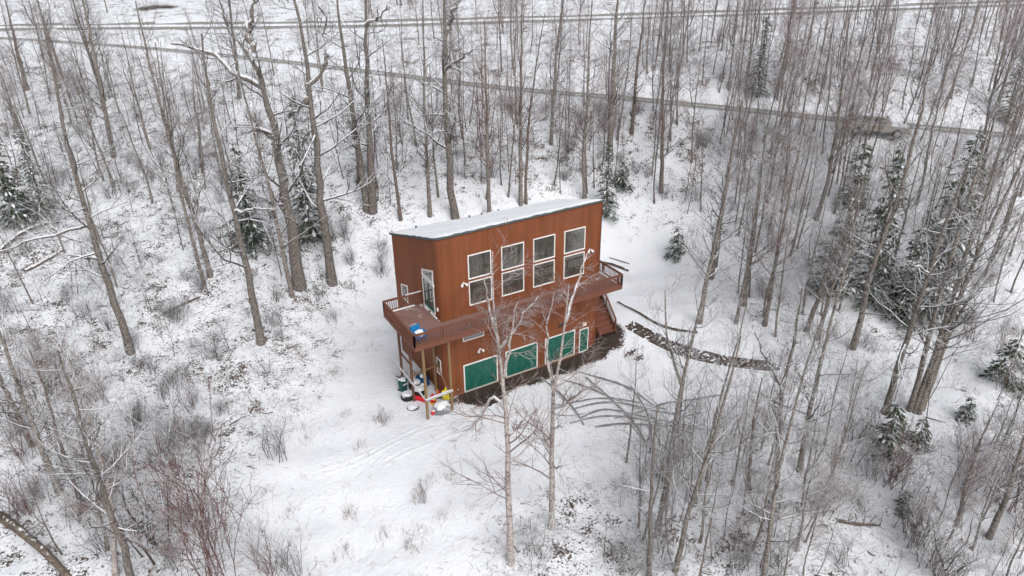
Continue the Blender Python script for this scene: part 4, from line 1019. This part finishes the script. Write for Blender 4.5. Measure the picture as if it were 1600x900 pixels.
# ------------------------------------------------------------------ the woods
VAR = {}
def variants(sp, n, H, r, seed):
    L = []
    for i in range(n):
        rg = np.random.default_rng(seed+i); k_ = 7
        P = np.stack([np.cumsum(rg.normal(0, .10, k_)), np.cumsum(rg.normal(0, .10, k_)), np.linspace(0, H, k_)], 1); P[0, :2] = 0
        ex = []
        if i % 3 == 2:
            z0 = H*rg.uniform(.3, .5); a = rg.uniform(0, 6.28); d = np.array([math.cos(a), math.sin(a), 0])
            b0 = np.array([np.interp(z0, P[:, 2], P[:, 0]), np.interp(z0, P[:, 2], P[:, 1]), z0])
            ex = [([b0, b0+d*.7+[0, 0, 1.2], b0+d*1.2+[0, 0, H*.38]], r*.6)]
        L.append(grow(P, r, sp, seed*7+i, ex, 1.0, .15))
    VAR[sp] = L
variants('aspen', 6, 13, .125, 100); variants('redaspen', 6, 12, .10, 200); variants('pole', 5, 11, .085, 300); variants('poplar', 3, 15, .2, 400); variants('birch', 2, 11, .11, 500)
WORD = {'aspen': 'grey bare aspen', 'redaspen': 'reddish aspen', 'pole': 'thin dark bare tree', 'poplar': 'stout bare cottonwood', 'birch': 'pale barked birch'}
MARKS = [('the snapped cottonwood', (468,449)), ('the tall pair behind the roof', (578,328)), ('the thick cottonwood', (712,342)), ('the lone grey tree low at left', (408,536)),
 ('the leaning grey tree at left', (204,551)), ('the big spruce at the left edge', (28,350)), ('the pale trunk high at left', (178,245)), ('the parked car', (1362,208)), ('the four stem clump', (1430,642)),
 ('the tallest snowy spruce', (1446,492)), ('the little lone spruce', (1057,399)), ('the crawler track end', (1212,570)), ('the pale road crossing trunk', (955,236)), ('the road fork at top left', (150,60)),
 ('the distant spruce', (1182,150)), ('the forked aspen before the track', (1028,828)), ('the reddish bush at bottom left', (345,880)), ('the hollow at lower right', (1300,815)), ('the snowy far spruce', (1570,190)), ('the right end of the upper road', (1585,30)), ('the middle of the upper road', (800,38)), ('the bend of the lower road', (1250,150)),
 ('the spruce behind the house', (946,338)), ('the lower left thicket', (120,780)), ('the aspen behind the roof centre', (765,338))]
MP = np.array([ground(*m[1]) for m in MARKS])
def relation(B):
    d = B[:2]-MP[:, :2]; i = int(np.argmin(np.hypot(d[:, 0], d[:, 1]))); v = d[i]
    rr = v@np.array([math.cos(YAW), -math.sin(YAW)]); ff = v@HN[:2]
    far = 'well ' if np.hypot(*v) > 9 else ''
    if abs(rr) > abs(ff): w_ = far+('right of' if rr > 0 else 'left of')
    else: w_ = far+('beyond' if ff > 0 else 'in front of')
    return w_, MARKS[i][0]
placed = [tuple(p) for p in HPOS]
CLP = CLEAR
def ok(B, px, py, gap):
    if inpoly(np.array([B[0]]), np.array([B[1]]), CLW)[0]: return False
    if near(RL, np.array([B[0]]), np.array([B[1]]))[0][0] < 3.0 or near(RU, np.array([B[0]]), np.array([B[1]]))[0][0] < 5.0: return False
    if -5 < B[0] < 16.5 and -4 < B[1] < 10: return False
    return all((B[0]-a)**2+(B[1]-b)**2 > gap*gap for a, b in placed)
ZONES = [ # polygon in the photograph, count, species mix, height range
 ([(560,118),(1000,165),(940,300),(560,330)], 30, ('aspen', 'pole', 'pole', 'redaspen', 'redaspen'), (.75, 1.15)),
 ([(0,70),(250,95),(560,120),(560,300),(420,330),(0,330)], 40, ('aspen', 'pole', 'aspen', 'redaspen', 'poplar'), (.7, 1.15)),
 ([(1000,170),(1280,190),(1280,330),(1150,400),(1060,330),(960,300)], 30, ('aspen', 'redaspen', 'redaspen', 'pole'), (.7, 1.1)),
 ([(1280,200),(1600,222),(1600,420),(1480,470),(1280,400)], 44, ('redaspen', 'aspen', 'redaspen', 'pole'), (.7, 1.15)),
 ([(1090,400),(1280,380),(1330,520),(1220,540),(1110,450)], 11, ('aspen', 'redaspen', 'pole'), (.6, 1.0)),
 ([(380,60),(1000,40),(1300,22),(1600,12),(1600,190),(1300,170),(800,125)], 66, ('redaspen', 'redaspen', 'aspen', 'pole'), (.7, 1.15)),
 ([(1000,45),(1600,15),(1600,195),(1000,140)], 48, ('redaspen', 'redaspen', 'pole'), (.65, 1.05)),
 ([(-60,25),(1660,-10),(1660,-60),(-60,-40)], 46, ('aspen', 'redaspen', 'poplar', 'pole'), (.7, 1.1)),
 ([(0,330),(420,330),(560,330),(560,400),(330,520),(230,480),(60,520),(0,480)], 9, ('aspen', 'pole'), (.45, .8)),
 ([(0,560),(130,560),(230,700),(220,900),(0,900)], 9, ('pole', 'aspen', 'redaspen'), (.4, .7)),
 ([(960,720),(1180,660),(1290,600),(1340,760),(1320,920),(960,920)], 26, ('aspen', 'pole', 'redaspen'), (.4, .8)),
 ([(1470,680),(1620,600),(1620,920),(1450,920)], 14, ('redaspen', 'aspen', 'redaspen'), (.4, .7)),
 ([(1540,420),(1640,420),(1640,640),(1540,560)], 8, ('redaspen', 'aspen'), (.5, .8)),
]
todo = []
for zi, (poly, cnt, mix, hr) in enumerate(ZONES):
    P = np.array(poly, float); rg = np.random.default_rng(4000+zi); k_ = 0; tries = 0
    while k_ < cnt and tries < cnt*12:
        tries += 1
        px = rg.uniform(P[:, 0].min(), P[:, 0].max()); py = rg.uniform(P[:, 1].min(), P[:, 1].max())
        if not inpoly(np.array([px]), np.array([py]), P)[0]: continue
        B = ground(px, py)
        if not ok(B, px, py, .9): continue
        sp = mix[rg.integers(len(mix))]; todo.append((B, sp, rg.uniform(*hr), rg.uniform(0, 6.28), rg.normal(0, .035, 2), zi))
        placed.append((B[0], B[1])); k_ += 1
ZN = ['trees on the slope behind the house', 'trees on the left slope', 'trees above the snowy trail', 'trees round the right hand spruces', 'trees at the end of the trail', 'trees between the two roads',
      'trees between the two roads', 'trees beyond the upper road', 'young trees on the lower left slope', 'trees of the lower left thicket', 'trees of the lower right thicket', 'trees in the lower right corner', 'trees along the right edge']
ORD = ['leftmost', 'second from left', 'third from left', 'fourth from left', 'fifth from left', 'sixth from left', 'seventh from left', 'eighth from left', 'ninth from left']
def order_label(lab, L, q):
    if len(L) < 2: return lab
    xs = sorted(range(len(L)), key=lambda i: project(L[i][0])[0]); r_ = [i for i in xs if L[i] is q][0]; r_ = xs.index(r_)
    if r_ >= len(ORD): return lab
    if r_ == len(L)-1: return 'rightmost '+lab
    return ORD[r_]+' '+lab
labs = {}
for q in todo:
    w_, mk_ = relation(q[0]); size = 'tall ' if q[2] > 1.0 else ('' if q[2] > .62 else 'low ')
    lab = (size+WORD[q[1]]+' '+w_+' '+mk_)
    labs.setdefault(lab, []).append(q)
for lab, L in labs.items():
    for q in L:
        B = q[0].copy(); B[2] -= .08; v = VAR[q[1]]; me = v[int(q[3]*100) % len(v)]
        pr = dict(label=lab, category='tree')
        pr['group'] = ZN[q[5]]; pr['label'] = order_label(lab, L, q)
        plant({'poplar': 'cottonwood_tree', 'birch': 'birch_tree', 'pole': 'alder_tree'}.get(q[1], 'aspen_tree'), B, me, q[3], q[2], (q[4][0], q[4][1]), **pr)

# thin saplings filling the gaps between the grown trees
def sapling_mesh(seed, m):
    rg = np.random.default_rng(seed); H = 7.0; P = np.stack([np.cumsum(rg.normal(0, .07, 7)), np.cumsum(rg.normal(0, .07, 7)), np.linspace(0, H, 7)], 1); P[0, :2] = 0
    T = spline(P, 12); R = .042*np.linspace(1, .2, 12); ts = TubeSet(); ts.add(T[None], R[None], 5)
    P1, R1 = sprout(T[None], R[None], 20, .12, 1, 46, lambda t, pl: 1.5*(1.2-.7*t), 4, .2, .12, rg, .4, .25, rmin=.0075); ts.add(P1, R1, 3)
    P2, R2 = sprout(P1, R1, 5, .2, 1, 40, lambda t, pl: pl*.45, 3, .06, .14, rg, .7, .5, rmin=.0055); ts.add(P2, R2, 3)
    return ts.mesh('sapling', m)
SAP = [sapling_mesh(80+i, M[('twig_brown', 'twig_red', 'twig_grey')[i % 3]]) for i in range(6)]
SAPZ = [([(0,80),(560,130),(560,330),(0,330)], 96, (.6, 1.4)), ([(560,130),(1000,170),(960,300),(560,330)], 60, (.6, 1.4)), ([(1000,175),(1600,220),(1600,440),(1300,420),(1060,330)], 48, (.6, 1.4)),
 ([(0,330),(560,330),(540,420),(330,560),(0,640)], 28, (.4, .9)), ([(950,730),(1250,620),(1620,620),(1620,920),(950,920)], 44, (.35, .9)), ([(400,45),(1600,15),(1600,190),(800,125)], 48, (.8, 1.5))]
labs = {}; SAPN = ['brown sapling', 'reddish sapling', 'grey sapling']
for zi, (poly, cnt, hr) in enumerate(SAPZ):
    P = np.array(poly, float); rg = np.random.default_rng(8000+zi); k_ = 0; tries = 0
    while k_ < cnt and tries < cnt*12:
        tries += 1; px = rg.uniform(P[:, 0].min(), P[:, 0].max()); py = rg.uniform(P[:, 1].min(), P[:, 1].max())
        if not inpoly(np.array([px]), np.array([py]), P)[0]: continue
        B = ground(px, py)
        if not ok(B, px, py, .6): continue
        v = int(rg.integers(6)); w_, mk_ = relation(B); labs.setdefault(SAPN[v % 3]+' '+w_+' '+mk_, []).append((B, v, rg.uniform(*hr), rg.uniform(0, 6.28), rg.normal(0, .06, 2))); k_ += 1
for lab, L in labs.items():
    for q in L:
        B, v, s_, a, tl = q
        o = link('sapling', SAP[v], None, (B[0], B[1], B[2]-.05), label='thin '+order_label(lab, L, q) if len(L) < 2 else order_label(lab, L, q), category='sapling', group='saplings among the bare trees')
        o.scale = (s_,)*3; o.rotation_euler = (tl[0], tl[1], a)

# ------------------------------------------------------------------ shrubs
def shrub_mesh(seed, n, H, spread, m, dens=5, r=.017):
    rg = np.random.default_rng(seed); ts = TubeSet(); st_ = []; t = np.linspace(0, 1, 7)[:, None]
    for i in range(n):
        a = rg.uniform(0, 6.28); out = spread*rg.uniform(.15, 1.1); d = np.array([math.cos(a), math.sin(a), 0]); h = H*rg.uniform(.45, 1)
        root = np.array([rg.normal(0, .28*spread), rg.normal(0, .28*spread), 0]); sag = rg.uniform(0, .5)*out
        side = np.array([-d[1], d[0], 0])*rg.normal(0, .35)
        st_.append(root+d*out*(t**1.3)*h*.55+side*np.sin(t*2.6)*h*.25+np.array([0, 0, 1.])*h*(t-sag*t*t*.6)+np.cumsum(rg.normal(0, .022*H, (7, 3)), 0)*t)
    P = np.array(st_); R = (r*rg.uniform(.55, 1.2, n))[:, None]*np.linspace(1, .3, 7)[None]; ts.add(P, R, 4)
    P2, R2 = sprout(P, R, dens, .15, 1, 42, lambda t, pl: pl*.42*(1.25-.6*t), 4, .10, .17, rg, .6, .4, rmin=.0065); ts.add(P2, R2, 3)
    P3, R3 = sprout(P2, R2, 4, .2, 1, 38, lambda t, pl: pl*.5, 2, .03, .18, rg, .7, .5, rmin=.0052); ts.add(P3, R3, 3)
    return ts.mesh('shrub', m)
SH = {'red': [shrub_mesh(10+i, 13, 2.4, .7, M['twig_red'], 6) for i in range(4)], 'brown': [shrub_mesh(20+i, 9+2*(i % 3), 2.2, .6+.3*(i % 3), M['twig_brown'], 6) for i in range(6)],
      'snowy': [shrub_mesh(30+i, 8+i, 2.0, .9+.25*(i % 3), M['twig_grey'], 7, .02) for i in range(6)], 'small': [shrub_mesh(40+i, 5+i, 1.1, .5, M['twig_brown'], 3, .010) for i in range(4)],
      'bush': [shrub_mesh(60, 18, 2.4, .6, M['twig_red'], 7, .009)], 'arch': [shrub_mesh(61, 14, 2.2, 1.9, M['twig_grey'], 8, .016)]}
BIG = [((340,905),(325,690),'bush',.75,'large reddish bush at the bottom edge left of the clearing'), ((432,716),(440,648),'brown',1.0,'round leafless bush alone at the edge of the front clearing'),
 ((272,708),(300,620),'arch',1.5,'arching snowy shrub right of the lower left thicket'), ((598,662),(598,638),'small',1,'sprig of bare stems left of the deck posts'),
 ((830,872),(800,800),'brown',1.5,'low tangle of brush around the foot of the forked birch'), ((985,890),(1000,820),'brown',1.2,'bare bush at the bottom edge right of the two birches'),
 ((240,860),(240,720),'brown',1.2,'dark twiggy shrub behind the reddish bush'), ((420,900),(430,830),'red',1.0,'low reddish shrub right of the large one at the bottom edge'),
 ((462,905),(470,820),'brown',.7,'spindly sapling bush at the bottom edge left of centre'), ((113,152),(115,105),'brown',1.3,'fan shaped bush on the upper left slope'),
 ((640,15),(642,-8),'red',1,'ragged reddish bush beyond the upper road'), ((1290,790),(1285,730),'bush',1.4,'reddish bush over the hollow at lower right'),
 ((1460,890),(1470,800),'brown',1.4,'olive tinted brush in the lower right corner'), ((1590,800),(1590,690),'red',1.3,'dense reddish brush against the right edge'),
 ((1570,600),(1570,530),'brown',1.3,'dark brush tangled with the bushy spruce at right'), ((60,600),(70,520),'arch',1.3,'snowy tangle below the leaning grey tree at left'),
 ((150,450),(150,380),'arch',1.2,'snow loaded shrub behind the leaning grey tree'), ((660,785),(660,760),'small',1,'dry stalk clump in the middle of the front clearing')]
for i, (b, t_, kd, wd, lab) in enumerate(BIG):
    B = ground(*b); H = abs(at_depth(t_[0], t_[1], B)[2]-B[2]); B[2] -= .05
    o = link('shrub', SH[kd][i % len(SH[kd])], None, tuple(B), label=lab, category='shrub'); h0 = 2.2 if kd != 'small' else 1.0
    o.scale = (H/h0*wd, H/h0*wd, H/h0); o.rotation_euler = (0, 0, i*1.1)
SZ = [([(0,150),(560,150),(600,430),(380,640),(330,760),(0,600)], 125, ('snowy', 'snowy', 'brown', 'small'), (.5, 1.5)),
 ([(0,540),(330,620),(330,900),(0,900)], 32, ('brown', 'snowy', 'red', 'brown', 'snowy'), (.7, 1.7)),
 ([(560,150),(1280,190),(1250,330),(1100,330),(950,290),(700,300)], 66, ('red', 'snowy', 'brown', 'snowy'), (.6, 1.2)),
 ([(1100,350),(1600,330),(1600,560),(1250,560)], 40, ('snowy', 'red', 'brown'), (.5, 1.1)),
 ([(960,700),(1250,650),(1620,640),(1620,920),(900,920)], 50, ('brown', 'red', 'snowy', 'brown'), (.6, 1.9)),
 ([(500,640),(720,700),(700,900),(430,900)], 8, ('small',), (.4, .9)),
 ([(1000,20),(1600,15),(1600,190),(1000,140)], 25, ('red', 'brown'), (.8, 1.3))]
labs = {}; SW = {'red': 'reddish bare shrub', 'brown': 'brown bare shrub', 'snowy': 'snowy shrub', 'small': 'small leafless sprig'}
for zi, (poly, cnt, mix, hr) in enumerate(SZ):
    P = np.array(poly, float); rg = np.random.default_rng(6000+zi); k_ = 0; tries = 0
    while k_ < cnt and tries < cnt*12:
        tries += 1; px = rg.uniform(P[:, 0].min(), P[:, 0].max()); py = rg.uniform(P[:, 1].min(), P[:, 1].max())
        if not inpoly(np.array([px]), np.array([py]), P)[0]: continue
        B = ground(px, py)
        if zi != 5 and not ok(B, px, py, .5): continue
        kd = mix[rg.integers(len(mix))]; w_, mk_ = relation(B)
        labs.setdefault(SW[kd]+' '+w_+' '+mk_, []).append((B, kd, rg.uniform(*hr), rg.uniform(0, 6.28))); k_ += 1
for lab, L in labs.items():
    for q in L:
        B, kd, s_, a = q
        o = link('shrub', SH[kd][int(a*100) % len(SH[kd])], None, (B[0], B[1], B[2]-.05), label=order_label(lab, L, q), category='shrub')
        o['group'] = 'shrubs of the surrounding woods'
        o.scale = (s_,)*3; o.rotation_euler = (0, 0, a)

# ------------------------------------------------------------------ litter, stalks and dry grass poking through the snow
def scatter(n, seed, dmin, dmax):
    rg = np.random.default_rng(seed); dep = dmin+(dmax-dmin)*rg.uniform(0, 1, n)**.8; a = rg.uniform(-.80, .80, n)
    x = CAM[0]+HN[0]*dep+math.cos(YAW)*dep*a; y = CAM[1]+HN[1]*dep-math.sin(YAW)*dep*a
    return x, y, rg
ns = lambda x, y: .5+.25*np.sin(x*.9+2*np.sin(y*.5))*np.cos(y*.8+1.5*np.sin(x*.33))+.25*np.sin(x*2.7+y*1.9)*np.sin(y*3.1-x*1.3)
ixr = lambda x, y: rough[np.clip(np.searchsorted(gy, y)-1, 0, ny-1), np.clip(np.searchsorted(gx, x)-1, 0, nx-1)]
x, y, rg = scatter(90000, 1, 12, 92); keep = (rg.uniform(0, 1, x.size) < ixr(x, y)*(.25+ns(x, y))) & ~((x > -5) & (x < 16.5) & (y > -3) & (y < 9))
x = x[keep]; y = y[keep]; z = height(x, y); n = len(x)
az = rg.uniform(0, 6.28, n); el = rg.uniform(-.1, .7, n)**1.0; L = rg.uniform(.10, .65, n)
D = np.stack([np.cos(az)*np.cos(el), np.sin(az)*np.cos(el), np.sin(el)], 1)*L[:, None]; S = np.stack([x, y, z+.01], 1)
P = np.stack([S, S+D*.5+rg.normal(0, .03, (n, 3)), S+D], 1)
ts = TubeSet(); ts.add(P, np.tile([.011, .009, .005], (n, 1))*rg.uniform(.6, 1.5, (n, 1)), 3)
link('fallen_twigs', ts.mesh('fallen_twigs', M['litter']), kind='stuff')
def tufts(name, cx, cy, cnt, h, r, m, seed, rad=.0075):
    rg = np.random.default_rng(seed); X = []; 
    cx = np.repeat(cx, cnt)+rg.normal(0, r, len(cx)*cnt); cy = np.repeat(cy, cnt)+rg.normal(0, r, len(cy)*cnt); z = height(cx, cy); n = len(cx)
    ln = h*rg.uniform(.5, 1.2, n); b = rg.normal(0, .35, (n, 2)); S = np.stack([cx, cy, z-.02], 1)
    mid = S+np.stack([b[:, 0]*ln*.4, b[:, 1]*ln*.4, ln*.65], 1); e = S+np.stack([b[:, 0]*ln*1.1, b[:, 1]*ln*1.1, ln], 1)
    ts = TubeSet(); ts.add(np.stack([S, mid, e], 1), np.tile([rad, rad*.8, rad*.4], (n, 1)), 3); link(name, ts.mesh(name, m), kind='stuff')
TP = np.array([ground(a, b)[:2] for a, b in ((655,780),(660,772),(545,803),(550,806),(650,862),(668,750),(700,745),(640,835),(655,835),(540,650),(520,585),(590,655),(605,660),(1215,640),(500,600),(470,560),(1100,640),(560,700),(600,840),(480,690),(415,770),(455,800),(540,860),(690,810),(1330,610),(350,640),(300,660))])
tufts('dry_grass', TP[:, 0], TP[:, 1], 26, .5, .28, M['grass'], 5)
x, y, rg = scatter(3600, 9, 14, 60); k_ = (rg.uniform(0, 1, x.size) < .30+.5*ixr(x, y)) & (ns(x, y) > .45) & ~((x > -5) & (x < 16.5) & (y > -3) & (y < 9))
tufts('dry_grass', x[k_], y[k_], 4, .30, .16, M['grass'], 6, .007)
x, y, rg = scatter(5200, 19, 14, 95); k_ = (rg.uniform(0, 1, x.size) < ixr(x, y)*.7) & (ns(x, y) > .5)
tufts('dead_stalks', x[k_], y[k_], 5, .75, .22, M['twig_brown'], 7, .007)

# rotten wood, bark and root pieces lying about the slopes
x, y, rg = scatter(2600, 31, 16, 80); k_ = (rg.uniform(0, 1, x.size) < ixr(x, y)*.6) & (ns(x, y) > .48) & (rough[np.clip(np.searchsorted(gy, y)-1, 0, ny-1), np.clip(np.searchsorted(gx, x)-1, 0, nx-1)] > .3)
x = x[k_]; y = y[k_]; z = height(x, y); n = len(x); az = rg.uniform(0, 6.28, n); L = rg.uniform(.25, 1.3, n); r = rg.uniform(.02, .075, n)
D = np.stack([np.cos(az), np.sin(az), rg.uniform(-.1, .35, n)], 1)*L[:, None]; S = np.stack([x, y, z+r*.5], 1)
P = np.stack([S, S+D*.35+rg.normal(0, .05, (n, 3)), S+D*.7+rg.normal(0, .06, (n, 3)), S+D], 1)
ts = TubeSet(); ts.add(P, r[:, None]*np.array([1, .9, .7, .35]), 5); link('woody_debris', ts.mesh('woody_debris', M['debris']), kind='stuff')
